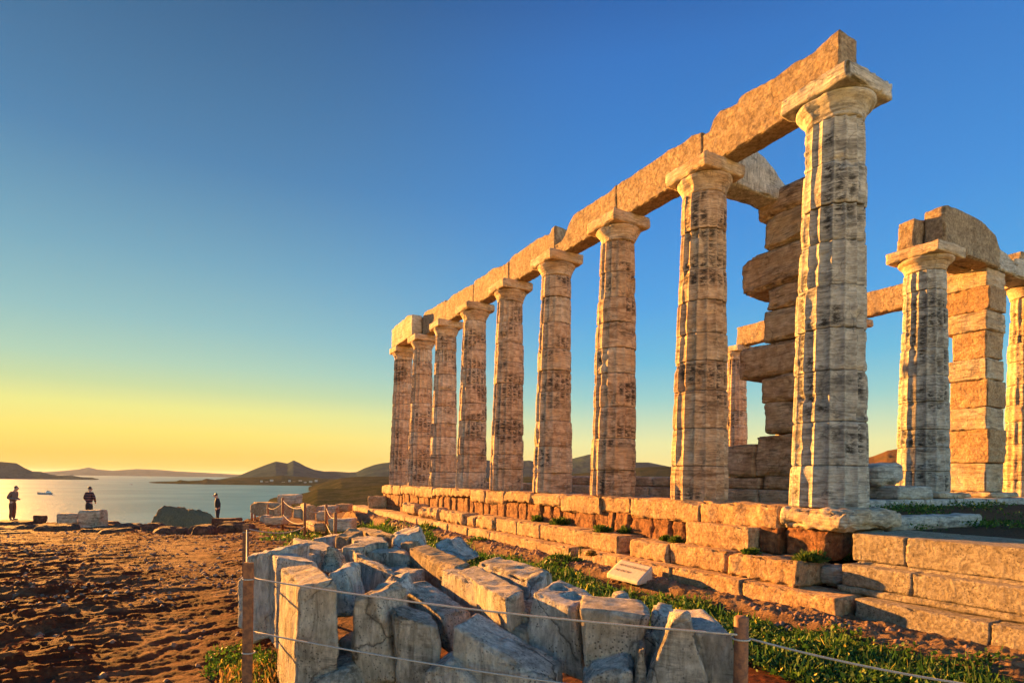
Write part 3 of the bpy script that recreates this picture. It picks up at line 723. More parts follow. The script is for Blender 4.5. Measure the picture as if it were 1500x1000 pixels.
# cross beam from the second column to the ruined wall end
def xbeam(label, t0, t1, k0, k1, z0, prof, seed, group, mat):
    ts = [a for a, b in prof]; zs = [b for a, b in prof]; zt = 6.6
    c8 = [TK(k1, t0, zt), TK(k0, t0, zt), TK(k0, t0, z0), TK(k1, t0, z0), TK(k1, t1, zt), TK(k0, t1, zt), TK(k0, t1, z0), TK(k1, t1, z0)]
    def top(a, b): return np.interp(t0 + (t1 - t0) * b, ts, zs) - zt
    V, F = rough_box(c8, res=.05, rnd=.04, amp=.02, freq=5, chip=.08, lump=.03, seed=seed, top=top, maxn=60)
    return tag(mk('cross_beam', V, F, mat), label, 'beam', group)
GX = 'cross beams of the porch'
xbeam('broken cross beam running from the second column to the ruined layered wall end', .42, 2.15, 2.25, 2.75, 5.83, [(.4, 6.75), (1.0, 6.7), (1.4, 6.55), (1.8, 6.25), (2.15, 6.0)], 301, GX, M['heap'])
xbeam('short upright lit block end above the porch column, left of the taller one', 6.75, 9.4, 2.36, 2.78, 5.83, [(6.7, 6.62), (7.5, 6.7), (9.4, 6.6)], 302, GX, M['beam'])
xbeam('large grey sided porch beam with a lit end, above the porch column', 7.05, 9.72, 1.9, 2.34, 5.83, [(7.0, 6.80), (7.3, 6.85), (8.2, 6.86), (8.9, 6.8), (9.4, 6.62), (9.72, 6.25)], 303, GX, M['beam'])
xbeam('low broken porch beam block sitting above the broad orange lit pillar', 9.76, 10.75, 1.95, 2.7, 5.83, [(9.7, 6.35), (10.2, 6.32), (10.75, 6.1)], 304, GX, M['marble_grey'])
xbeam('rounded porch beam block at the right edge, between pillar and last column', 10.8, 12.0, 2.0, 2.6, 5.85, [(10.8, 6.3), (11.5, 6.45), (12.0, 6.5)], 305, GX, M['marble_grey'])
for i, (ka, kb, lab) in enumerate(((2.4, 4.82, 'north colonnade beam next to the right edge, behind the porch'), (4.88, 7.36, 'lit north colonnade beam seen right of the tallest near column'), (7.40, 9.88, 'north colonnade beam hidden behind the tallest near column'), (9.92, 12.3, 'small far lit beam end seen left of the ruined layered wall end'))):
    V, F = rough_box(box_corners(ka, kb, 12.2, 12.6, 6.1, 6.92), res=.07, rnd=.03, amp=.02, freq=5, chip=.06, lump=.03, seed=320 + i, maxn=50)
    tag(mk('architrave_beam', V, F, M['beam']), lab, 'beam', 'beams of the north colonnade')

# ------------------------------------------------------------------ ruined wall ends (antae)
def pillar(name, label, k0, k1, t0, t1, levels, outs, seed, mat, eouts=None, rnd=.035, lump=.03, cuts=2):
    b = thing(name, TK((k0 + k1) / 2, (t0 + t1) / 2, levels[0]), label, 'pillar')
    rr = random.Random(seed)
    for i in range(len(levels) - 1):
        ex = outs[i]; j = rr.uniform(-.03, .03)
        c8 = box_corners(k0 + (eouts[i] if eouts else 0) + rr.uniform(-.03, .05), k1 + ex, t0 + j, t1 + rr.uniform(-.04, .04), levels[i] + .006, levels[i + 1] - .006)
        V, F = rough_box(c8, res=.035, rnd=rnd, amp=.022, freq=4, chip=.07, lump=lump, seed=seed + i, strata=.012, maxn=50, cuts=cuts)
        mk('wall_block', V, F, mat[i % len(mat)], b)
    return b
pillar('wall_pillar', 'ruined layered wall end of stacked marble blocks with two blocks jutting left', 1.55, 2.62, 1.75, 2.7,
       [.47, 1.3, 1.92, 2.44, 3.09, 3.73, 4.17, 4.93, 5.56, 6.1], [.12, -.06, .02, .55, -.02, -.1, .5, -.04, .14], 401, [M['marble_brown'], M['marble'], M['marble_brown']], rnd=.07, lump=.045, cuts=3)
pillar('wall_pillar', 'broad orange lit pillar of stacked marble blocks beside the porch column', 1.95, 2.88, 9.3, 10.2,
       [.16, .9, 1.75, 2.3, 3.0, 3.55, 4.25, 4.75, 5.35, 5.83], [.03, .14, .04, -.08, -.02, -.12, .08, .04, .12], 431, [M['marble'], M['pale']], None, rnd=.02, lump=.015, cuts=0)
# jutting block behind the lit pillar (seen in the gap)
base = thing('ruined_wall', TK(6, 2.2, -.1), 'low wall of squared marble blocks running behind the south columns', 'wall')
kk = 1.4
rr = random.Random(8)
while kk < 19:
    L = rr.uniform(1.0, 1.7)
    V, F = rough_box(box_corners(kk + .01, kk + L - .01, 1.65, 2.8, -.1, .2), res=.1, rnd=.02, amp=.01, chip=.03, seed=int(kk * 10))
    mk('wall_block', V, F, M['marble'], base)
    if kk < 10.5:
        V, F = rough_box(box_corners(kk + .05, kk + L - .03, 1.75, 2.7, .205, .46 + rr.uniform(-.03, .01)), res=.1, rnd=.03, amp=.012, chip=.04, seed=int(kk * 10) + 3)
        mk('wall_block', V, F, M['marble_brown'] if rr.random() < .4 else M['marble'], base)
    kk += L
V, F = rough_box(box_corners(2.72, 3.7, 1.75, 2.6, .465, 1.12), res=.06, rnd=.05, amp=.02, chip=.06, seed=450, lump=.03)
tag(mk('wall_block', V, F, M['marble']), 'big squared block standing on the low wall, left of the ruined wall end', 'stone block')
# porch floor
pf = thing('porch_platform', TK(2, 7, -.4), 'low grey stone platform under the porch column and lit pillar', 'platform')
tt = 3.0; i = 0
while tt < 12.0:
    L = rr.uniform(.9, 1.6)
    c8 = box_corners(1.45, 3.4, tt + .01, tt + L - .01, -.35, .02 if i != 3 else .03)
    V, F = rough_box(c8, res=.09, rnd=.03, amp=.012, chip=.05, seed=470 + i); mk('floor_block', V, F, M['marble_grey'], pf)
    tt += L; i += 1
def blk(label, k0, k1, t0, t1, z0, z1, mat, seed, cat='stone block', name='stone_block', group=None, **kw):
    a = dict(res=.05, rnd=.03, amp=.015, chip=.05, lump=.02, cuts=3); a.update(kw)
    V, F = rough_box(box_corners(k0, k1, t0, t1, z0, z1), seed=seed, **a)
    return tag(mk(name, V, F, mat), label, cat, group)
blk('square plinth stone under the porch column', 1.55, 2.95, 6.25, 7.65, .03, .158, M['marble'], 481)
blk('plinth stone under the broad orange lit pillar', 1.75, 3.0, 9.05, 10.5, .025, .158, M['marble'], 482)
blk('stepped grey block between the tallest column and the porch column', 1.5, 2.3, 4.6, 5.9, .02, .30, M['marble_grey'], 483)
blk('overturned rounded stone on the stepped block right of the tallest column', 1.75, 2.3, 4.3, 5.35, .30, .80, M['marble_grey'], 484, rnd=.16, lump=.06)
blk('long low grey slab lying in the grass right of the tallest column', -.45, -.05, .85, 3.5, -.36, -.15, M['marble_grey'], 485)
blk('low grey stone in the grass behind the rounded plinth', .75, 1.2, 2.2, 4.6, -.40, -.2, M['marble_grey'], 486)

# ------------------------------------------------------------------ south platform
pl = thing('temple_platform', TK(10, 0, -1.35), 'long stepped stone platform carrying the row of columns', 'platform')
rr = random.Random(5)
k = .36; i = 0
while k < 20.9:
    L = min(rr.uniform(.9, 1.9), 21.05 - k)
    dz = -.30 - rr.uniform(-.05, .10)
    V, F = rough_box(box_corners(k + .004, k + L - .004, -.62 + rr.uniform(-.015, .02), .66, dz, 0), res=.04 if k < 8 else .08, rnd=.02, amp=.022, freq=5, chip=.10, lump=.03, cuts=2, cutd=.5, seed=500 + i, maxn=32)
    mk('stylobate_block', V, F, M['pale'], pl); k += L; i += 1
k = .9; i = 0
while k < 20.6:
    L = rr.uniform(.35, .75)
    V, F = rough_box(box_corners(k + .006, k + L, -.56 + rr.uniform(-.03, .03), .3, -.86, -.27), res=.045 if k < 8 else .09, rnd=.04, amp=.045, freq=6, chip=.05, lump=.02, seed=560 + i, maxn=24)
    mk('core_block', V, F, M['poros'], pl); k += L; i += 1
def part(k0, k1, t0, t1, z0, z1, mat, seed, nm='step_block', **kw):
    a = dict(res=.04 if k0 < 8 else .08, rnd=.012, amp=.012, freq=7, chip=.05, lump=.008, maxn=44); a.update(kw)
    V, F = rough_box(box_corners(k0, k1, t0, t1, z0, z1), seed=seed, **a); return mk(nm, V, F, mat, pl)
# fill behind the steps
part(-.2, 20.6, -.53, .4, -1.34, -.84, M['poros'], 600, 'core_block', res=.3)
part(.67, 1.97, -.86, -.2, -.71, -.335, M['pale'], 601)
part(.32, .64, -.66, -.1, -.7, -.32, M['poros'], 602, 'core_block', amp=.03)
s2 = [(-.38, .80, .09), (.86, 2.06, .03), (2.09, 3.06, .06), (3.40, 4.9, .02), (4.92, 6.3, .02), (6.32, 7.4, .02), (7.42, 8.55, .02), (8.6, 9.75, .08), (9.8, 10.35, .1)]
for i, (a, b, r_) in enumerate(s2):
    part(a, b - .015, -1.15 + rr.uniform(-.045, .04), -.45, -1.03, -.70 - (.02 if i == 2 else 0), M['pale'], 610 + i, rnd=.012 + r_ * .15, amp=.012 + r_ * .25, chip=.05 + r_ * .8, cuts=int(r_ * 60))
blk('short broken reddish block perched on the bottom step, left half', 10.5, 12.4, -1.2, -.6, -1.03, -.68, M['pale'], 621, rnd=.07, chip=.1, lump=.05)
blk('rounded pale block on the bottom step, left of the reddish one', 12.5, 14.4, -1.22, -.62, -1.03, -.66, M['pale'], 622, rnd=.14, chip=.1, lump=.07)
blk('flat topped broken block at the far end of the bottom step', 14.9, 16.4, -1.15, -.6, -1.03, -.62, M['pale'], 623, rnd=.1, chip=.12, lump=.06)
# bottom slab course
cutk = [-1.05, .35, 1.72, 3.1, 4.35, 4.62, 5.9, 7.2, 8.4, 9.8, 11.2, 12.5, 13.9, 15.2, 16.8, 18.2, 19.6, 21.0, 22.3, 23.6]
for i in range(len(cutk) - 1):
    if i == 4: continue
    part(cutk[i] + .002, cutk[i + 1] - .004, -1.4 + rr.uniform(-.03, .035), -.7, -1.36, -1.035, M['pale'], 640 + i, rnd=.015, chip=.07, lump=.015)
# pedestal below the nearest column
blk('rounded plinth block under the tallest near column', -.70, .33, -.66, .70, -.29, -.005, M['marble'], 660, rnd=.09, lump=.05, chip=.08, res=.035)
part(-.42, .27, -.6, .3, -.72, -.3, M['poros'], 661, 'core_block', rnd=.06, amp=.03)
part(-.55, .1, .0, .6, -.74, -.33, M['marble_grey'], 662, 'core_block', rnd=.06, amp=.03)
blk('rounded stone wedged between the broken step end and the restored steps', -.66, -.36, -.75, -.35, -1.02, -.74, M['marble'], 663, rnd=.1)
# restored east steps
rs = thing('restored_steps', TK(-3, 0, -1.35), 'restored pitted ashlar steps with crisp edges at the lower right', 'steps')
def rpart(k0, k1, t0, t1, z0, z1, seed):
    V, F = rough_box(box_corners(k0, k1, t0, t1, z0, z1), res=.03, rnd=.01, amp=.006, freq=9, chip=.03, lump=.004, seed=seed, maxn=50)
    mk('step_block', V, F, M['ashlar'], rs)
ca = [-.74, -1.40, -3.3, -5.4]
for i in range(3): rpart(ca[i + 1] + .003, ca[i] - .003, -.60, .7, -.645, -.30, 680 + i)
cb = [-.77, -1.62, -3.0, -4.8, -6.2]
for i in range(4): rpart(cb[i + 1] + .003, cb[i] - .003, -.87, -.3, -.945, -.68, 690 + i)
rpart(-6.2, -.72, -.885, -.3, -1.03, -.95, 696)
rpart(-6.0, -.80, -.62, .5, -.76, -.65, 697)
cc = [-1.12, -2.5, -4.2, -5.8]
for i in range(3): rpart(cc[i + 1] + .003, cc[i] - .003, -1.15, -.4, -1.40, -1.035, 700 + i)
# plaque
pq = thing('stone_sign', TK(3.35, -1.75, -1.3), 'pale slanted stone sign with two lines of faint lettering beside the grass', 'sign')
A = W(889, 839, 9.95); B = W(935, 852, 9.25); C_ = W(956, 829, 9.55); D_ = A + (C_ - B)
zb = -1.285
def dn(p): return np.array([p[0], p[1], zb])
c8 = [A, B, np.array([B[0], B[1], B[2] - .04]), np.array([A[0], A[1], A[2] - .04]), D_, C_, np.array([C_[0], C_[1], zb]), np.array([D_[0], D_[1], zb])]
c8[2] = dn(B); c8[3] = dn(A)
V, F = rough_box(c8, res=.05, rnd=.008, amp=.001, chip=.004)
mk('slab', V, F, M['plaque'], pq)
def lettering(txt, A, B, C_, D_, u, v, size, parent):
    cu = bpy.data.curves.new('lettering', 'FONT'); cu.body = txt; cu.size = size; cu.extrude = .001; cu.space_character = 1.15
    o = bpy.data.objects.new('lettering', cu); COL.objects.link(o)
    x = Vector(B - A).normalized(); y0 = Vector(D_ - A); n = x.cross(y0).normalized(); y = n.cross(x)
    org = Vector(A + (B - A) * u + (D_ - A) * v) + n * .006
    m = Matrix((x, y, n)).transposed().to_4x4(); m.translation = org - Vector(parent.location)
    bpy.context.view_layer.update()
    me = bpy.data.meshes.new_from_object(o.evaluated_get(bpy.context.evaluated_depsgraph_get())); me.materials.clear(); me.materials.append(M['letters'])
    bpy.data.objects.remove(o); o = bpy.data.objects.new('lettering', me); COL.objects.link(o); o.parent = parent; o.matrix_basis = m
lettering('ΜΗΝ ΕΙΣΕΡΧΕΣΘΕ', A, B, C_, D_, .10, .62, .072, pq)
lettering('NO ENTRY', A, B, C_, D_, .10, .30, .072, pq)

# ------------------------------------------------------------------ foreground heap of marble blocks
GH = 'marble blocks stacked in the foreground heap'
H1, H2 = M['heap'], M['heap_warm']
def hs8(tl, tr, br, bl, back, bs=1.0):
    f = [W(*tl), W(*tr), W(*br), W(*bl)]; b = np.array(back, float)
    return f + [f[0] + b, f[1] + b, f[2] + b * bs, f[3] + b * bs]
HS = [
 ('pale slab with a peaked top at the left end of the heap, behind a post', (360, 814, 5.1), (396, 806, 5.0), (396, 935, 5.0), (364, 945, 5.1), (.1, .75, .0), H1, dict(rnd=.1, lump=.06)),
 ('narrow grey stone leaning at the far left edge of the heap', (346, 850, 5.3), (361, 838, 5.2), (362, 925, 5.2), (347, 920, 5.3), (.2, .5, .05), H1, dict(rnd=.07, lump=.05)),
 ('upright squared block with a lit left side, second from the left', (406, 816, 4.7), (466, 824, 4.6), (470, 960, 4.6), (404, 950, 4.7), (-.40, .7, -.03), H1, dict(rnd=.05)),
 ('largest upright block with a broad lit left side and pitted top', (438, 858, 3.72), (494, 850, 3.78), (500, 1090, 3.8), (428, 1095, 3.75), (-.36, .62, .02), H2, dict(mg=0.05, rnd=.09, lump=.03)),
 ('rounded grey stone peeping out behind the largest upright block', (480, 838, 4.35), (507, 840, 4.35), (521, 905, 4.3), (482, 905, 4.3), (.02, .32, .03), H1, dict(rnd=.16, lump=.08)),
 ('tall oval grey stone standing in the gap right of the largest upright block', (516, 872, 3.75), (552, 866, 3.75), (580, 1000, 3.6), (510, 1010, 3.6), (.1, .42, -.02), H2, dict(mg=0.22, rnd=.2, lump=.08)),
 ('block with sharp corner and sloping top right of the tall oval stone', (580, 900, 3.32), (650, 921, 3.05), (632, 1060, 3.05), (584, 1040, 3.3), (-.17, .48, .0), H2, dict(mg=0.2, rnd=.03)),
 ('low rough reddish stone at the bottom edge before the largest upright block', (450, 1000, 3.1), (510, 984, 3.1), (545, 1100, 3.0), (430, 1100, 3.0), (.05, .45, .02), H2, dict(mg=0.03, rnd=.18, lump=.08)),
 ('arched grey slab at the bottom edge under the lower rope', (622, 982, 2.75), (660, 968, 2.75), (740, 1060, 2.5), (606, 1090, 2.65), (.1, .26, .03), H1, dict(mg=0.0, rnd=.08)),
 ('longest blue grey block slanting down to the bottom centre', (664, 916, 3.25), (800, 1000, 2.42), (800, 1150, 2.45), (656, 1040, 3.15), (.12, .32, .02), H1, dict(mg=0.08, rnd=.05, lump=.03)),
 ('long tan block with a flat top slanting through the middle of the heap', (584, 853, 4.6), (648, 902, 4.0), (660, 960, 4.0), (588, 905, 4.55), (.17, .2, .0), H2, dict(rnd=.03)),
 ('small jagged white rock lying on the heap left of the long tan block', (548, 858, 4.35), (582, 850, 4.35), (592, 880, 4.25), (552, 880, 4.25), (.05, .25, .03), H1, dict(rnd=.06, lump=.08, chip=.1)),
 ('tilted wedge block with a lit left tip in the middle of the heap', (521, 812, 5.45), (583, 846, 4.75), (574, 885, 4.75), (520, 860, 5.4), (-.1, .28, .02), H2, dict(rnd=.03)),
 ('squared block lying behind the tilted wedge, with a thin lit top edge', (522, 807, 6.2), (601, 811, 5.9), (601, 833, 5.9), (535, 832, 6.1), (-.1, .38, .0), H2, dict(rnd=.02)),
 ('small low block in the dark gap below the squared block', (580, 838, 5.3), (609, 840, 5.25), (609, 856, 5.25), (580, 856, 5.3), (0, .3, 0), H1, {}),
 ('sharp upright spike of stone left of the tilted wedge', (480, 800, 5.35), (487, 800, 5.35), (497, 840, 5.3), (468, 836, 5.3), (.05, .22, -.1), H2, dict(rnd=.02, cuts=0)),
 ('wide block with a lit left side, behind the second upright block', (447, 802, 6.1), (502, 810, 5.8), (505, 838, 5.8), (447, 830, 6.1), (-.5, 1.0, .0), H2, dict(rnd=.04)),
 ('low red brown stone behind the spike, by the fence posts', (458, 788, 7.4), (489, 785, 7.4), (489, 803, 7.3), (459, 802, 7.3), (.05, .5, .0), H2, dict(rnd=.05)),
 ('lumpy lit block at the back of the heap, beside the last fence post', (490, 784, 7.1), (512, 788, 6.9), (512, 812, 6.9), (490, 810, 7.1), (-.02, .75, .03), M['beam'], dict(rnd=.08, lump=.04)),
 ('squared block with a lit left end before the flat topped back block', (518, 792, 6.6), (569, 793.5, 6.4), (569, 812, 6.4), (518, 812, 6.6), (-.2, .6, .0), H2, dict(rnd=.02)),
 ('flat topped block at the back centre of the heap', (546, 783, 7.3), (580, 784, 7.0), (578, 802, 7.0), (548, 800, 7.3), (-.4, .75, .02), M['beam'], dict(rnd=.03)),
 ('craggy grey boulder with a knob on top at the back of the heap', (578, 788, 6.9), (616, 775, 6.9), (630, 812, 6.7), (572, 812, 6.8), (-.1, .6, .02), H1, dict(rnd=.1, lump=.12, chip=.12)),
 ('small lit block end at the left end of the long squared beam', (587, 795, 6.6), (600, 796, 6.5), (602, 822, 6.5), (588, 820, 6.6), (.1, .5, .0), M['beam'], dict(rnd=.02)),
 ('long squared beam with a lit top edge in the middle of the heap', (600, 802, 5.95), (662, 831, 5.0), (662, 875, 5.0), (602, 850, 5.95), (.14, .32, .0), M['beam'], dict(rnd=.015)),
 ('block with a golden lit upper edge and rounded right end', (646, 834, 4.95), (718, 866, 4.15), (728, 925, 4.15), (648, 885, 4.9), (.13, .24, .0), H2, dict(rnd=.05)),
 ('pebbly topped block with a reddish right end', (670, 836, 4.85), (740, 879, 3.75), (744, 930, 3.75), (672, 880, 4.8), (.13, .36, .0), H2, dict(rnd=.03)),
 ('long lit rock at the back edge of the heap beside the grass', (700, 824, 5.3), (778, 852, 4.5), (775, 905, 4.45), (705, 870, 5.2), (.2, .38, .03), H2, dict(rnd=.09, lump=.05, chip=.08)),
 ('pale rounded lump of stone at the right end of the long lit rock', (770, 846, 4.55), (792, 843, 4.5), (796, 880, 4.4), (770, 880, 4.4), (.05, .22, .0), H1, dict(rnd=.08, lump=.06)),
 ('white jagged rock between the long beam and the grass', (636, 796, 6.8), (655, 789, 6.8), (684, 822, 6.2), (642, 818, 6.4), (.12, .4, .0), H1, dict(rnd=.08, lump=.06, chip=.08)),
 ('upright pale block with two oval sockets cut in its top', (781, 866, 3.95), (838, 892, 3.5), (856, 1000, 3.5), (762, 960, 3.85), (.2, .36, .03), H1, dict(mg=0.45, rnd=.04, dimples=((.3, .6, .2, .12, .06), (.72, .5, .16, .16, .07)), res=.03)),
 ('broad blocky stone with flat tan top right of the socketed block', (847, 890, 3.45), (956, 905, 3.2), (926, 985, 3.2), (858, 985, 3.4), (.06, .38, .02), H2, dict(mg=0.3, rnd=.06, lump=.04)),
 ('pointed blue grey stone rising highest at the right end', (986, 898, 2.95), (1008, 897, 2.95), (1056, 1050, 2.8), (928, 1050, 2.8), (.08, .34, -.08), H1, dict(mg=0.04, rnd=.1, lump=.06, cuts=2)),
 ('grey upright block beside the right rusty post', (1018, 926, 3.1), (1074, 928, 2.98), (1090, 1050, 2.98), (1035, 1060, 3.05), (-.04, .36, .05), H1, dict(rnd=.07, lump=.05)),
 ('grey rock half hidden left of the pointed stone', (954, 896, 3.6), (984, 903, 3.55), (990, 970, 3.5), (950, 970, 3.5), (.1, .3, .0), H1, dict(rnd=.09, lump=.05)),
 ('fist shaped white rock on the grass edge above the broad blocky stone', (899, 874, 4.1), (918, 872, 4.1), (924, 892, 4.0), (899, 892, 4.0), (.03, .2, .0), H1, dict(rnd=.06, lump=.06)),
 ('low grey stone at the bottom edge below the broad blocky stone', (856, 990, 2.95), (926, 978, 2.95), (945, 1080, 2.9), (846, 1080, 2.9), (.05, .36, .03), H1, dict(rnd=.12, lump=.06)),
 ('low stone deep in the gap right of the largest upright block', (494, 935, 4.4), (520, 938, 4.4), (526, 1080, 4.3), (494, 1080, 4.3), (.1, .5, .0), H2, {}),
 ('low stone deep in the gap behind the small jagged white rock', (556, 842, 5.0), (592, 846, 4.9), (596, 880, 4.8), (556, 880, 4.9), (.1, .5, .0), H2, {}),
 ('low stone in the gap under the squared block with the thin lit edge', (545, 836, 5.7), (580, 838, 5.6), (585, 862, 5.5), (545, 862, 5.6), (.1, .5, .0), H1, {}),
 ('dark low stone between the long tan block and the long squared beam', (618, 862, 5.2), (656, 888, 4.7), (662, 930, 4.6), (620, 900, 5.1), (.35, .3, .0), H2, {}),
 ('dark low stone between the golden edged block and the socketed block', (716, 905, 4.0), (768, 925, 3.8), (775, 985, 3.7), (716, 975, 3.9), (.2, .5, .0), H2, {}),
 ('dark low stone below the reddish end of the pebbly topped block', (738, 888, 4.1), (772, 895, 4.0), (776, 930, 4.0), (740, 925, 4.1), (.1, .5, .0), H2, {}),
 ('low stone behind the gap between the broad stone and the pointed one', (918, 930, 3.5), (958, 934, 3.4), (964, 1000, 3.4), (918, 1000, 3.4), (.1, .3, .0), H2, {}),
 ('low grey stone in the gap right of the tall oval stone', (562, 935, 4.4), (592, 940, 4.3), (594, 1080, 4.3), (562, 1080, 4.3), (.1, .3, .0), H1, {}),
 ('low tan stone at the back left behind the lit sided block', (420, 812, 5.9), (452, 814, 5.8), (455, 850, 5.8), (420, 850, 5.9), (.2, .6, .0), H2, {}),
 ('low stone between the squared block and the wide block with a lit side', (500, 800, 6.0), (524, 803, 5.9), (526, 830, 5.9), (500, 830, 6.0), (.1, .6, .0), H2, {}),
 ('small brown rock wedged between the broad stone and the pointed one', (932, 952, 3.15), (946, 948, 3.15), (950, 1010, 3.1), (930, 1010, 3.1), (.04, .2, .0), M['heap_warm'], dict(rnd=.06, lump=.05)),
]
for i, (lab, tl, tr_, br, bl, back, mat, kw) in enumerate(HS):
    mgn = kw.pop('mg', .1) if 'mg' in kw else .1
    def cl(c):
        m_ = (c[0] - 750) / FPX; q_ = (3.9 * m_ + 1.7) / (2.8 + m_); return (c[0], c[1], max(c[2], 3.9 - min(max(q_, 0), 1) + mgn))
    tl, tr_, br, bl = cl(tl), cl(tr_), cl(br), cl(bl)
    a = dict(res=.026, rnd=.04, amp=.016, freq=6, chip=.028, lump=.02, maxn=60, cuts=4, cutd=.28); a.update(kw); a['rnd'] = .006 + a['rnd'] * .16; a['lump'] *= .4; a['amp'] *= .8; a['freq'] = 9
    V, F = rough_box(hs8(tl, tr_, br, bl, back), seed=800 + i, **a)
    tag(mk('marble_block', V, F, mat), lab, 'stone block', GH)

# ------------------------------------------------------------------ blocks in the middle distance and by the cliff
def wb(lab, px0, px1, ytop, ybot, Y, depth, mat, seed, skew=0, group='blocks strewn beyond the fence', **kw):
    f = [W(px0, ytop, Y), W(px1, ytop, Y), W(px1, ybot, Y), W(px0, ybot, Y)]
    b = np.array([skew, depth, 0.]); c8 = f + [q + b for q in f]
    a = dict(res=.06, rnd=.05, amp=.02, freq=4, chip=.06, lump=.03, cuts=4); a.update(kw); a['rnd'] *= .5
    V, F = rough_box(c8, seed=seed, **a); return tag(mk('stone_block', V, F, mat), lab, 'stone block', group)
PL, PW = M['pale'], M['marble']
wb('squared grey block standing highest beyond the fence, against the sea', 406, 432, 724.5, 738, 33, 1.2, PW, 901)
wb('long lit block wall below the highest block', 400, 428, 736.5, 757, 27, 1.0, PL, 902, -1.5)
wb('grey block leaning on the right end of the lit block wall', 429, 445, 742, 759, 25.5, .8, PW, 903, rnd=.1)
wb('lit corner block right of the middle fence post', 449, 462, 740, 765, 24, 1.8, PL, 904, -.9)
wb('flat grey blocks behind the lit corner block', 462, 492, 741, 752, 25.5, 1.0, PW, 905)
wb('flat grey slab lying left beside the tall fence post', 387, 413, 758, 769, 21.5, .8, PW, 906)
wb('small dark upright block left of the flat slab', 380, 391, 754.5, 766, 24.5, .6, PW, 907)
wb('brown block right of the lit corner block', 463, 478, 749, 763, 22.5, .7, PW, 908)
wb('low lit slab before the posts', 460, 478, 766, 779, 18.8, 1.4, PL, 909, -.8)
wb('double stack of brown slabs behind the last two fence posts', 480, 513, 760, 779, 18.5, .9, PW, 910)
wb('lit block at the far end of the slab line', 491, 510, 738, 749, 26, .8, PL, 911)
wb('rough mossy boulder at the far corner of the platform', 538, 566, 726, 744, 26.3, .8, PL, 912, rnd=.15, lump=.08)
GC = 'cut blocks along the cliff edge'
wb('small dark stone on the cliff edge right of the man in the tan jacket', 48, 61, 755, 765, 29.5, .4, M['rock'], 921, group=GC)
wb('wide pale block on the cliff edge, left of the taller pale block', 82, 109, 752, 768, 28.5, .5, M['marble_brown'], 922, group=GC, rnd=.1)
wb('taller pale block with stained top on the cliff edge', 113, 145, 747, 780, 26.5, .6, M['marble_brown'], 923, group=GC, rnd=.07)
wb('upright red brown block below the man in black', 308, 337, 759, 796, 24, .5, M['rock'], 924, .3, group=GC)
wb('long low red brown block right of the upright one by the man in black', 317, 362, 769, 794, 22.3, .8, M['rock'], 925, group=GC, rnd=.2, lump=.06)
wb('flat capping stone on top of the low red brown block', 320, 352, 764, 771, 23, .6, M['rock'], 926, group=GC)
bl = [(20, 777, 27, 2.6, 'broad flat ledge rock below the man in the tan jacket'), (60, 775, 27, 1.8, 'flat ledge rock right of the broad one at the cliff edge'), (85, 784, 25, 2.0, 'flat dark ledge rock below the wide pale block'), (155, 781, 25.5, 1.1, 'small boulder right of the taller pale block'), (192, 779, 25.5, 1.6, 'rounded red boulder on the cliff edge left of centre'), (226, 781, 24.6, 1.2, 'smaller red boulder nearest the islet'), (150, 796, 22.5, 1.6, 'low ledge rock at the foot of the taller pale block'), (250, 796, 22.0, 1.3, 'flat dark rock on the edge before the islet'), (300, 796, 21.5, 1.0, 'small dark rock beside the upright red block'), (8, 800, 22, 1.7, 'low ledge rock at the left border'), (172, 797, 21.5, 1.3, 'flat rock in the red earth before the rounded boulder')]
for i, (x, y, Y, wd, lab) in enumerate(bl):
    p = W(x, y, Y); p[2] = gz(p[0], p[1]) - .12
    boulder('ledge_rock', p, (wd, wd * .7, .26 + .05 * (i % 3)), M['rock'], lab, 'rock', 'ledge rocks along the cliff edge', 940 + i, res=.07, amp=.06, lump=.2, freq=1.2, rot=i, rnd=.35)

# ------------------------------------------------------------------ rope fence
GP = 'rusty posts of the rope fence'
def post(px, py, Y, label, h=None, r=.03, square=False, mat=None):
    p = W(px, py, Y); zb = gz(p[0], p[1]) - .05
    t = thing('fence_post', (p[0], p[1], zb), label, 'fence post', GP)
    if square:
        d = r; s = r * .75
        V = []
        for z in (zb, p[2]):
            for (x, y) in ((-d, -s), (d, -s), (d, -s + .012), (-d + .012, -s + .012), (-d + .012, s), (-d, s)): V.append((p[0] + x, p[1] + y, z))
        F = [(j, (j + 1) % 6, 6 + (j + 1) % 6, 6 + j) for j in range(6)] + [tuple(range(6))[::-1], tuple(range(6, 12))]
    else:
        V, F = tube_mesh([(p[0], p[1], zb), (p[0], p[1], (zb + p[2]) / 2), (p[0], p[1], p[2] - .006), (p[0], p[1], p[2])], [r, r, r, r * .8], 16)
    mk('pole', V, F, mat or M['rust'], t, smooth=not square)
    if Y < 9:
        for f in (0.09, .5):
            z = p[2] - f * (p[2] - zb) if f > .1 else p[2] - .11
            V, F = tube_mesh([(p[0] + (r + .004) * math.cos(a) * 1.05, p[1] + (r + .004) * math.sin(a) * 1.05, z) for a in np.linspace(0, 2 * math.pi, 17)], .005, 6, False)
            mk('tie_ring', V, F, M['rope'], t)
    return p
P1 = post(366, 823, 3.9, 'near left rusty angle iron post before the heap', r=.033, square=True)
P0 = post(1086, 902, 2.9, 'near right rusty round post at the end of the heap', r=.034)
P2 = post(361.5, 768, 8.6, 'rusty post standing directly behind the near left one', r=.045, square=True)
PB = post(369, 750, 29, 'left thin post of the distant pair by the cliff', r=.05)
PC = post(373.5, 752, 29, 'right thin post of the distant pair by the cliff', r=.05)
PD = post(392.6, 738, 25.5, 'thin post left of the tall one, against the sea', r=.04)
PE = post(414.4, 728.5, 22.3, 'tall post in front of the highest grey block', r=.045)
PF = post(446.7, 736, 18, 'middle post of the row, standing in green tufts', r=.042)
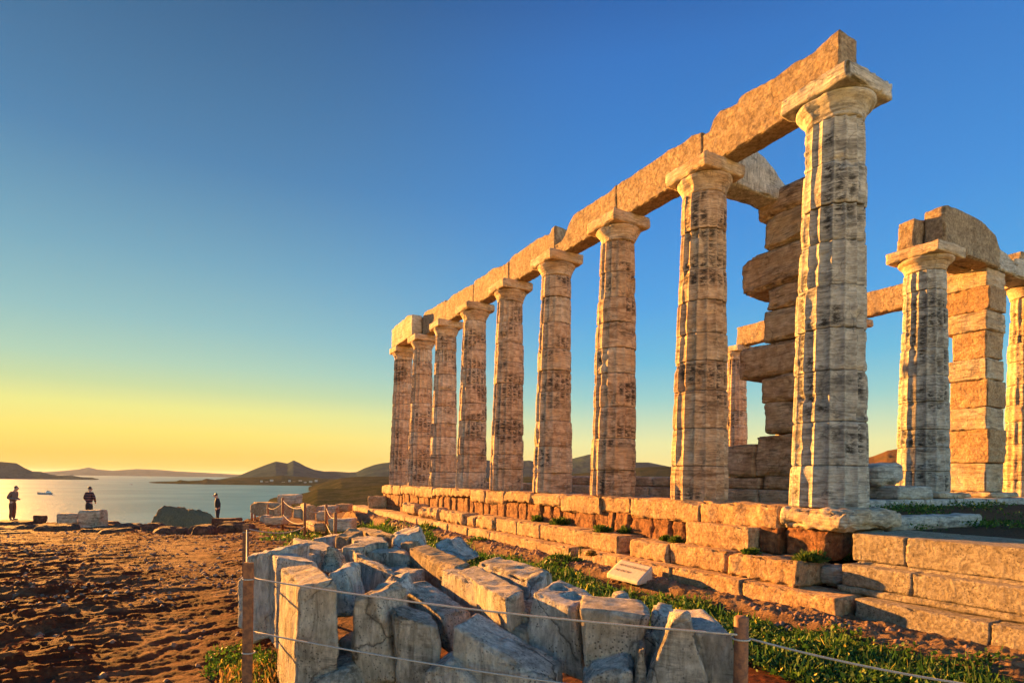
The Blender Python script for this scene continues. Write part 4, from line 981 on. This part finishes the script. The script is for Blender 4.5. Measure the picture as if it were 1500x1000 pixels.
PG = post(478, 738.5, 18.9, 'post before the double stack of brown slabs', r=.042)
PH = post(491.5, 750, 15.5, 'orange post beside the lumpy lit block', r=.042)
def rope(a, b, sag, label, r=.006, n=24, pts=None):
    a, b = np.array(a), np.array(b)
    if pts is None: pts = [a + (b - a) * t - np.array([0, 0, sag * 4 * t * (1 - t)]) for t in np.linspace(0, 1, n)]
    V, F = tube_mesh(pts, r, 6); return tag(mk('rope', V, F, M['rope']), label, 'rope', 'ropes of the fence')
def dz(p, d, dx=0): return p + np.array([dx, 0, d])
P3 = np.array([3.0, 2.0, P0[2] - .05])
rope(W(372, 847, 3.88), W(1080, 929, 2.88), .03, 'upper near rope strung across the front of the heap', .0055)
rope(W(372, 925, 3.88), W(1080, 1032, 2.88), .03, 'lower near rope crossing the heap to the bottom edge', .0055)
rope(W(1092, 933, 2.9), W(1570, 1022, 2.3), .03, 'rope running from the right post to the lower right corner', .0055)
rope(dz(P2, -.06), W(362, 850, 3.9), .12, 'upper rope between the two left posts', .007)
rope(dz(P2, -.55), W(362, 928, 3.9), .1, 'lower rope between the two left posts', .007)
rope(dz(P2, -.06), dz(PF, -.72), .12, 'rope from the second left post toward the middle post', .012)
rope(dz(PD, -.15), dz(PE, -.15), .15, 'rope between the thin post and the tall post', .009)
rope(dz(PE, -.1), dz(PF, -.12), .16, 'upper rope from the tall post to the middle post', .009)
rope(dz(PE, -.62), dz(PF, -.6), .16, 'lower rope from the tall post to the middle post', .009)
rope(dz(PF, -.14), dz(PG, -.12), .14, 'upper rope between the middle post and the next one', .009)
rope(dz(PF, -.6), dz(PG, -.66), .08, 'lower rope between the middle post and the next one', .009)
rope(dz(PG, -.12), dz(PH, -.14), .12, 'upper rope down to the orange post', .009)
rope(dz(PG, -.62), dz(PH, -.7), .04, 'lower rope down to the orange post', .009)

# ------------------------------------------------------------------ people
def skin(name, verts, edges, rads, mat, parent, root=0, sub=2, loc=None):
    me = bpy.data.meshes.new(name); bm = bmesh.new(); lay = bm.verts.layers.skin.verify()
    vv = []
    for p, r in zip(verts, rads):
        v = bm.verts.new(p); v[lay].radius = (r, r) if not hasattr(r, '__len__') else r; vv.append(v)
    vv[root][lay].use_root = True
    for a, b in edges: bm.edges.new((vv[a], vv[b]))
    bm.to_mesh(me); bm.free()
    o = bpy.data.objects.new(name, me); COL.objects.link(o); o.parent = parent
    m = o.modifiers.new('skin', 'SKIN'); m.use_smooth_shade = True; m.use_x_symmetry = False
    m2 = o.modifiers.new('sub', 'SUBSURF'); m2.levels = sub; m2.render_levels = sub
    me.materials.append(mat); return o
def person(x, y, z, face, label, top, bottom, pose, lean=0, hair=True, scale=1.0):
    t = thing('person', (x, y, z), label, 'person'); t.rotation_euler = (0, 0, face); t.scale = (scale,) * 3
    # local frame: faces -Y, x to its left
    hd = pose.get('head', (0, -.03, 0)); hx, hy = hd[0], hd[1]
    V = {'pel': (0, 0, .95), 'bel': (0, -.01 + lean * .1, 1.08), 'che': (0, lean * .25, 1.28), 'nek': (0, lean * .45 - .01, 1.46), 'nk2': (hx * .5, lean * .5 + hy * .6, 1.53), 'hd1': (hx, lean * .55 + hy, 1.59), 'hd2': (hx, lean * .55 + hy - .005, 1.695)}
    V['hem'] = (0, 0, .90); V['top'] = (0, 0, 1.03)
    rad = {'pel': (.15, .11), 'bel': (.14, .10), 'che': (.155, .105), 'nek': .07, 'nk2': .06, 'hd1': (.088, .105), 'hd2': (.09, .112), 'hem': (.185, .14), 'top': (.15, .105)}
    E = [('pel', 'bel'), ('bel', 'che'), ('che', 'nek'), ('nek', 'nk2'), ('nk2', 'hd1'), ('hd1', 'hd2')]
    V['nose'] = (hx, lean * .55 + hy - .115, 1.63); rad['nose'] = .014; E.append(('hd1', 'nose'))
    for s in (-1, 1):
        el = pose['elbow'][0 if s < 0 else 1]; wr = pose['wrist'][0 if s < 0 else 1]
        V['sh%d' % s] = (s * .17, lean * .38, 1.42); V['el%d' % s] = (s * el[0], el[1], el[2]); V['wr%d' % s] = (s * wr[0], wr[1], wr[2])
        V['hp%d' % s] = (s * .09, 0, .90); V['kn%d' % s] = (s * .10, -.02, .50); V['an%d' % s] = (s * .10, .02, .09); V['to%d' % s] = (s * .12, -.15, .04)
        rad.update({'sh%d' % s: .06, 'el%d' % s: .042, 'wr%d' % s: .028, 'hp%d' % s: .088, 'kn%d' % s: .058, 'an%d' % s: .04, 'to%d' % s: .032})
        E += [('che', 'sh%d' % s), ('sh%d' % s, 'el%d' % s), ('el%d' % s, 'wr%d' % s), ('pel', 'hp%d' % s), ('hp%d' % s, 'kn%d' % s), ('kn%d' % s, 'an%d' % s), ('an%d' % s, 'to%d' % s)]
        ev, wv = Vector(V['el%d' % s]), Vector(V['wr%d' % s]); d = (wv - ev).normalized(); sd_ = d.cross(Vector((s, 0.2, 0.1))).normalized()
        V['pm%d' % s] = tuple(wv + d * .06); rad['pm%d' % s] = (.036, .02); E.append(('wr%d' % s, 'pm%d' % s))
        for j in range(4):
            q = wv + d * .09 + sd_ * (j - 1.5) * .02; q2 = q + d * (.065 - abs(j - 1.3) * .01)
            V['f%d%d' % (j, s)] = tuple(q2); rad['f%d%d' % (j, s)] = .008; E.append(('pm%d' % s, 'f%d%d' % (j, s)))
        V['th%d' % s] = tuple(wv + d * .07 - sd_ * .05); rad['th%d' % s] = .009; E.append(('pm%d' % s, 'th%d' % s))
    ks = [q_ for q_ in V if q_ not in ('hem', 'top')]; ix = {k_: i for i, k_ in enumerate(ks)}
    skin('body', [V[k_] for k_ in ks], [(ix[a], ix[b]) for a, b in E], [rad[k_] for k_ in ks], M['skin'], t)
    def sub(nm, keys, es, grow, mat):
        ii = {k_: i for i, k_ in enumerate(keys)}
        rr_ = []
        for k_ in keys:
            r = rad[k_]; g_ = grow.get(k_, .018); rr_.append((r[0] + g_, r[1] + g_) if hasattr(r, '__len__') else r + g_)
        skin(nm, [V[k_] for k_ in keys], [(ii[a], ii[b]) for a, b in es], rr_, mat, t)
    sub('jacket', ['hem', 'bel', 'che', 'nek', 'sh-1', 'el-1', 'wr-1', 'sh1', 'el1', 'wr1'], [('hem', 'bel'), ('bel', 'che'), ('che', 'nek'), ('che', 'sh-1'), ('sh-1', 'el-1'), ('el-1', 'wr-1'), ('che', 'sh1'), ('sh1', 'el1'), ('el1', 'wr1')], {'hem': .0, 'bel': .035, 'che': .035, 'nek': .01, 'el-1': .022, 'el1': .022}, top)
    sub('trousers', ['pel', 'top', 'hp-1', 'kn-1', 'an-1', 'hp1', 'kn1', 'an1'], [('pel', 'top'), ('pel', 'hp-1'), ('hp-1', 'kn-1'), ('kn-1', 'an-1'), ('pel', 'hp1'), ('hp1', 'kn1'), ('kn1', 'an1')], {'pel': .0, 'top': -.02, 'hp-1': .03, 'hp1': .03, 'an-1': .025, 'an1': .025}, bottom)
    for s in (-1, 1):
        a, b = V['an%d' % s], V['to%d' % s]
        skin('shoe', [(a[0], a[1] + .03, .05), (a[0], a[1] - .05, .05), (b[0], b[1] - .05, .04)], [(0, 1), (1, 2)], [.042, .045, .035], M['shoe'], t)
    h1, h2 = V['hd1'], V['hd2']
    skin('hair', [(h1[0], h1[1] + .035, h1[2] + .0), (h2[0], h2[1] + .022, h2[2] + .005), (h2[0], h2[1] - .035, h2[2] + .015)], [(0, 1), (1, 2)], [.085, .098, .075], M['hair'] , t)
    for s in (-1, 1):
        skin('ear', [(h1[0] + s * .092, h1[1], h1[2] - .01), (h1[0] + s * .098, h1[1] + .005, h1[2] + .03)], [(0, 1)], [.012, .016], M['skin'], t, sub=1)
    for s in (-1, 1):
        skin('eye', [(h1[0] + s * .032, h1[1] - .094, h1[2] + .045), (h1[0] + s * .036, h1[1] - .094, h1[2] + .045)], [(0, 1)], [.010, .010], M['black_cloth'], t, sub=1)
    skin('mouth', [(h1[0] - .02, h1[1] - .094, h1[2] - .03), (h1[0] + .02, h1[1] - .094, h1[2] - .03)], [(0, 1)], [.006, .006], M['brown_cloth'], t, sub=1)
    return t
a1 = W(18, 762, 30)
person(a1[0], a1[1], a1[2] + .0, R(90), 'person in a tan jacket and brown trousers standing in profile at the left edge', M['jacket'], M['brown_cloth'],
       dict(elbow=((.24, .06, 1.14), (.24, .04, 1.14)), wrist=((.12, -.26, 1.08), (.10, -.24, 1.10)), head=(0, -.09, 0)), lean=-.18)
a2 = W(130, 763, 30); z2 = gz(a2[0], a2[1]); 
person(a2[0], a2[1], a2[2], R(172), 'person in a dark striped sweater seen from behind a pale block', M['stripes'], M['black_cloth'],
       dict(elbow=((.29, -.02, 1.16), (.29, -.02, 1.16)), wrist=((.2, -.17, .98), (.2, -.17, .98)), head=(0, -.03, 0)), lean=-.05, scale=1.0)
a3 = W(319, 768, 33)
person(a3[0], a3[1], a3[2], R(-62), 'person in black clothes looking left beside the red brown blocks', M['black_cloth'], M['black_cloth'],
       dict(elbow=((.22, .06, 1.15), (.22, .06, 1.15)), wrist=((.18, -.05, .92), (.18, -.05, .92)), head=(0, -.06, 0)), lean=-.08, scale=1.0).scale = (1.2, 1.2, 1.0)
# ledges that carry the two people who stand beyond the drop of the slope
for (p, lab, s) in ((a1, 'flat rock under the feet of the man in the tan jacket', 1), (a2, 'flat rock hidden behind the taller pale block', 2), (a3, 'low outcrop carrying the man in black', 3)):
    q = p.copy(); q[2] = p[2] - .62
    V, F = rough_box([q + np.array(v) for v in ((-1.1, -.8, .6), (1.1, -.8, .6), (1.4, -1.1, 0), (-1.4, -1.1, 0), (-1.1, .8, .6), (1.1, .8, .6), (1.3, 1.2, -.8), (-1.3, 1.2, -.8))], res=.1, rnd=.1, amp=.03, chip=.05, seed=980 + s)
    tag(mk('outcrop', V, F, M['rock']), lab, 'rock')

# ------------------------------------------------------------------ loose stones on the ground
def pebbles():
    rs_ = np.random.RandomState(77)
    n = 16000
    a = rs_.uniform(R(-46), R(-8), n); r_ = 2.2 + 26 * rs_.rand(n) ** 1.5
    X = r_ * np.sin(a); Y = r_ * np.cos(a); k = rs_.uniform(-5, 22, 5000); t = rs_.uniform(-2.1, -1.4, 5000)
    Q = AX0 + DV * k[:, None] + NV * t[:, None]; X = np.concatenate([X, Q[:, 0]]); Y = np.concatenate([Y, Q[:, 1]]); n = len(X)
    P = np.stack([X, Y, np.zeros(n)], 1)
    keep = (rs_.rand(n) < np.clip(fbm(P * .6, 99, 3) * 2 + .6, .05, 1)) & (Y > 1.2); P = P[keep]; n = len(P)
    dep = bpy.context.evaluated_depsgraph_get(); me = bpy.data.objects['ground']
    from mathutils.bvhtree import BVHTree
    bv = BVHTree.FromObject(me, dep)
    V = []; F = []
    base = np.array([(1, 0, -.2), (.3, .9, -.2), (-.8, .5, -.2), (-.7, -.7, -.2), (.5, -.8, -.2), (.5, .1, .6), (-.2, .4, .65), (-.3, -.4, .5)])
    faces = [(0, 1, 5), (1, 6, 5), (1, 2, 6), (2, 7, 6), (2, 3, 7), (3, 4, 7), (4, 5, 7), (4, 0, 5), (5, 6, 7)]
    s = (.006 + .03 * rs_.rand(n) ** 3.5) * (1 + .05 * P[:, 1]); an = rs_.uniform(0, 6.28, n)
    out = []; fo = []; c = 0
    for i in range(n):
        h = bv.ray_cast(Vector((P[i, 0], P[i, 1], 3)), Vector((0, 0, -1)))
        if h[0] is None: continue
        b = base * s[i] * (1 + .35 * rs_.uniform(-1, 1, base.shape)); ca, sa = math.cos(an[i]), math.sin(an[i])
        out.append(np.stack([P[i, 0] + b[:, 0] * ca - b[:, 1] * sa, P[i, 1] + b[:, 0] * sa + b[:, 1] * ca, h[0].z + b[:, 2]], 1)); fo.append(np.array(faces) + c); c += 8
    o = mk('pebbles', np.concatenate(out), np.concatenate(fo), M['rock'], origin=(0, 0, 0), smooth=False)
    tag(o, 'loose reddish pebbles and rubble scattered over the earth', 'pebbles', kind='stuff')
    o.data.materials[0] = plain('pebble_stone', (.28, .15, .085), .9, 0, (.14, .06, .03), 9)
pebbles()

# ------------------------------------------------------------------ plants
def leafmesh(P, size, seed, up=.5, elong=1.6):
    n = len(P); rs_ = np.random.RandomState(seed)
    d = rs_.normal(size=(n, 3)); d[:, 2] = np.abs(d[:, 2]) * up * 2 + .1; d /= np.linalg.norm(d, axis=1, keepdims=True)
    q = np.cross(d, rs_.normal(size=(n, 3))); q /= np.linalg.norm(q, axis=1, keepdims=True)
    s = (size * rs_.uniform(.6, 1.3, n))[:, None]
    a = P - q * s * .5; b = P + d * s * elong * .5 - q * s * .42 * 0; c = P + q * s * .5; e = P + d * s * elong
    V = np.stack([P, P + d * s * elong * .5 + q * s * .4, e, P + d * s * elong * .5 - q * s * .4], 1).reshape(-1, 3)
    F = np.arange(4 * n).reshape(n, 4)
    return V, F
def gzv(X, Y): return gz_parts(X, Y)[0]
rng = np.random.RandomState(4)
def grass():
    Ps, Sz = [], []
    # main band beside the steps
    n = 150000
    k = 24 * rng.rand(n) ** 1.7 - 5.2; t = rng.uniform(-3.7, -1.42, n)
    Q = AX0 + DV * k[:, None] + NV * t[:, None]
    P = np.stack([Q[:, 0], Q[:, 1], np.zeros(n)], 1)
    dens = fbm(P * 1.1, 5, 3) + .38 - .72 * sstep(t, -2.3, -1.7) + .25 * sstep(-t, 2.3, 2.8) - .6 * sstep(k, 15, 19)
    keep = (rng.rand(n) < np.clip(dens * 3, 0, 1)) & (Q[:, 1] > 1.2)
    P = P[keep]; k = k[keep]; dens = dens[keep]
    hump = .05 + .09 * np.clip(fbm(P * 2.2, 9, 3) + .35, 0, 1) * np.clip(dens * 2, .2, 1)
    P[:, 2] = gzv(P[:, 0], P[:, 1]) + hump * rng.rand(len(P)) ** .6
    Ps.append(P); Sz.append((.015 + .0016 * P[:, 1]) * rng.uniform(.6, 1.7, len(P)))
    # porch grass
    n = 26000; k = rng.uniform(-5, 1.5, n); t = rng.uniform(1.1, 12, n)
    Q = AX0 + DV * k[:, None] + NV * t[:, None]; P = np.stack([Q[:, 0], Q[:, 1], np.zeros(n)], 1)
    keep = (rng.rand(n) < np.clip((fbm(P * .9, 15, 3) + .28) * 3, 0, 1)) & (k > -.15 * t - .6)
    P = P[keep]; P[:, 2] = gzv(P[:, 0], P[:, 1]) + .09 * rng.rand(len(P)); Ps.append(P); Sz.append(np.full(len(P), .035))
    # tufts near the posts and along the heap
    for (px, py, Y, r, cnt, hh) in ((355, 905, 5.2, .3, 900, .12), (392, 935, 4.9, .28, 1500, .25), (380, 985, 4.5, .35, 1800, .22), (415, 985, 4.1, .25, 1200, .2), (345, 880, 5.6, .25, 500, .1),
                                    (455, 786, 16, .7, 500, .12), (430, 775, 18, .9, 500, .1), (425, 768, 20, .9, 400, .1), (530, 755, 20, 1.6, 900, .1), (560, 765, 17, 1.3, 900, .1), (520, 775, 15, 1.0, 600, .1)):
        c = W(px, py, Y); a = rng.uniform(0, 2 * math.pi, cnt); rad = r * np.sqrt(rng.rand(cnt))
        P = np.stack([c[0] + rad * np.cos(a), c[1] + rad * np.sin(a) * 1.2, np.zeros(cnt)], 1)
        P[:, 2] = gzv(P[:, 0], P[:, 1]) + hh * rng.rand(cnt) * (1 - (rad / r) ** 2 * .6); Ps.append(P); Sz.append(np.full(cnt, .014 + .002 * Y))
    P = np.concatenate(Ps); Z = np.concatenate(Sz)
    nb = len(P) // 12; ib = rng.choice(len(P), nb, False); clump = fbm(P[ib] * 2.5, 33, 3) > -.05; ib = ib[clump]
    V1, F1 = leafmesh(P, Z, 3); V2, F2 = leafmesh(P[ib] + np.array([0, 0, .01]), Z[ib] * .45, 5, 2.2, 8.0)
    V = np.concatenate([V1, V2]); F = np.concatenate([F1, F2 + len(V1)]); o = mk('grass', V, F, M['grass'], origin=(0, 0, 0), smooth=False)
    tag(o, 'green leafy ground cover with small yellow flowers beside the steps', 'grass', kind='stuff')
    c = W(395, 985, 4.6); cnt = 1500; a = rng.uniform(0, 2 * math.pi, cnt); rad = .38 * np.sqrt(rng.rand(cnt))
    P = np.stack([c[0] + rad * np.cos(a), c[1] + rad * np.sin(a), np.zeros(cnt)], 1); P[:, 2] = gzv(P[:, 0], P[:, 1]) + .2 * rng.rand(cnt)
    V, F = leafmesh(P, np.full(cnt, .018), 8, 1.5, 3.5); tag(mk('dry_grass', V, F, M['dry'], origin=(0, 0, 0), smooth=False), 'dry golden grass at the foot of the left post', 'grass', kind='stuff')
grass()
def shrub(p, r, h, label, seed, mat=None, n=None, size=.02, group='tufts growing on the steps'):
    rs_ = np.random.RandomState(seed)
    t = thing('shrub', p, label, 'plant', group)
    n = n or int(500 + 2600 * r)
    d = rs_.normal(size=(n, 3)); d /= np.linalg.norm(d, axis=1, keepdims=True); d[:, 2] = np.abs(d[:, 2])
    rad = rs_.rand(n) ** .6
    lob = 1 + .9 * fbm(d * 2.6 + seed, seed, 2)
    P = np.array(p) + d * (rad * lob)[:, None] * np.array([r, r, h])
    V, F = leafmesh(P, np.full(n, size), seed, .8, 2.0); mk('foliage', V, F, mat or M['shrub'], t, origin=p, smooth=False)
    Vs, Fs = [], []; o = 0
    for j in range(5):
        e = np.array(p) + rs_.uniform(-.6, .6, 3) * np.array([r, r, 0]) + np.array([0, 0, h * .7])
        v, f = tube_mesh([tuple(np.array(p) - np.array([0, 0, .03])), tuple((np.array(p) + e) / 2 + rs_.uniform(-.02, .02, 3)), tuple(e)], [.006, .005, .003], 5)
        Vs += list(v); Fs += [tuple(i_ + o for i_ in q) for q in f]; o += len(v)
    mk('stem', Vs, Fs, M['stem'], t, origin=p)
def onz(px, py, z):
    u, v = px - 750, py - CY; X = u * c_ + v * s_; Vv = -u * s_ + v * c_
    Y = (EYE - z) * FPX / Vv; return np.array([X * Y / FPX, Y, z])
sh = [(723, 752, -.7, .16, 'green tuft on the ledge under the far middle columns'), (758, 757, -.7, .13, 'small tuft right of the first green tuft on the ledge'), (790, 763, -.7, .17, 'low wide tuft on the ledge below the fourth column'), (822, 768, -.7, .18, 'bushiest tuft on the ledge left of the third column'), (884, 779, -.71, .15, 'dark tuft on the ledge below the third column'), (920, 781, -.71, .17, 'round dark tuft right of the one below the third column'), (975, 791, -.71, .07, 'tiny dark tuft on the ledge left of the middle step block'), (991, 794, -.71, .09, 'light green tuft touching the middle step block'), (1100, 812, -.71, .09, 'yellowish tuft under the end of the middle step block'),
      (850, 811, -1.03, .07, 'spindly plant rising against the lower step'), (866, 813, -1.03, .05, 'dry brown tuft in the joint above the stone sign'), (775, 790, -1.3, .1, 'reddish dry tuft at the foot of the slabs, left part'), (1186, 822, -.72, .18, 'dark bush in the gap under the tallest column, left part'), (1225, 818, -.72, .2, 'dark bush in the gap under the tallest column, right part'), (1040, 866, -1.3, .07, 'small tuft on the rocky ledge right of the stone sign'), (1262, 903, -1.3, .17, 'low green tuft at the end of the bottom slab'), (905, 720, .0, .12, 'tiny dark bush behind the colonnade between the second and third columns')]
for i, (x, y, z, r, lab) in enumerate(sh):
    p = onz(x, y, z)
    if i == 16: p = TK(4.3, 1.2, -.1)
    dry = i in (10, 11)
    if i == 9: shrub(p, .03, .2, lab, 1100 + i, n=120, size=.014)
    else: shrub(p, r, r * .6, lab, 1100 + i, M['dry'] if dry else None, size=.02 + .0012 * p[1])

# ------------------------------------------------------------------ air
def haze():
    m = bpy.data.materials.new('sunset_haze'); m.use_nodes = True; t = m.node_tree; t.nodes.clear()
    o = t.nodes.new('ShaderNodeOutputMaterial'); v = t.nodes.new('ShaderNodeVolumePrincipled')
    v.inputs['Color'].default_value = (.70, .84, 1.0, 1); v.inputs['Density'].default_value = .8e-5; v.inputs['Anisotropy'].default_value = .1
    t.links.new(v.outputs[0], o.inputs['Volume'])
    x0, x1, y0, y1, z0, z1 = -52000, 30000, -400, 52000, -72, 262
    V = [(x, y, z) for z in (z0, z1) for (x, y) in ((x0, y0), (x1, y0), (x1, y1), (x0, y1))]
    F = [(3, 2, 1, 0), (4, 5, 6, 7), (0, 1, 5, 4), (1, 2, 6, 5), (2, 3, 7, 6), (3, 0, 4, 7)]
    tag(mk('haze', V, F, m, smooth=False), kind='stuff')
haze()
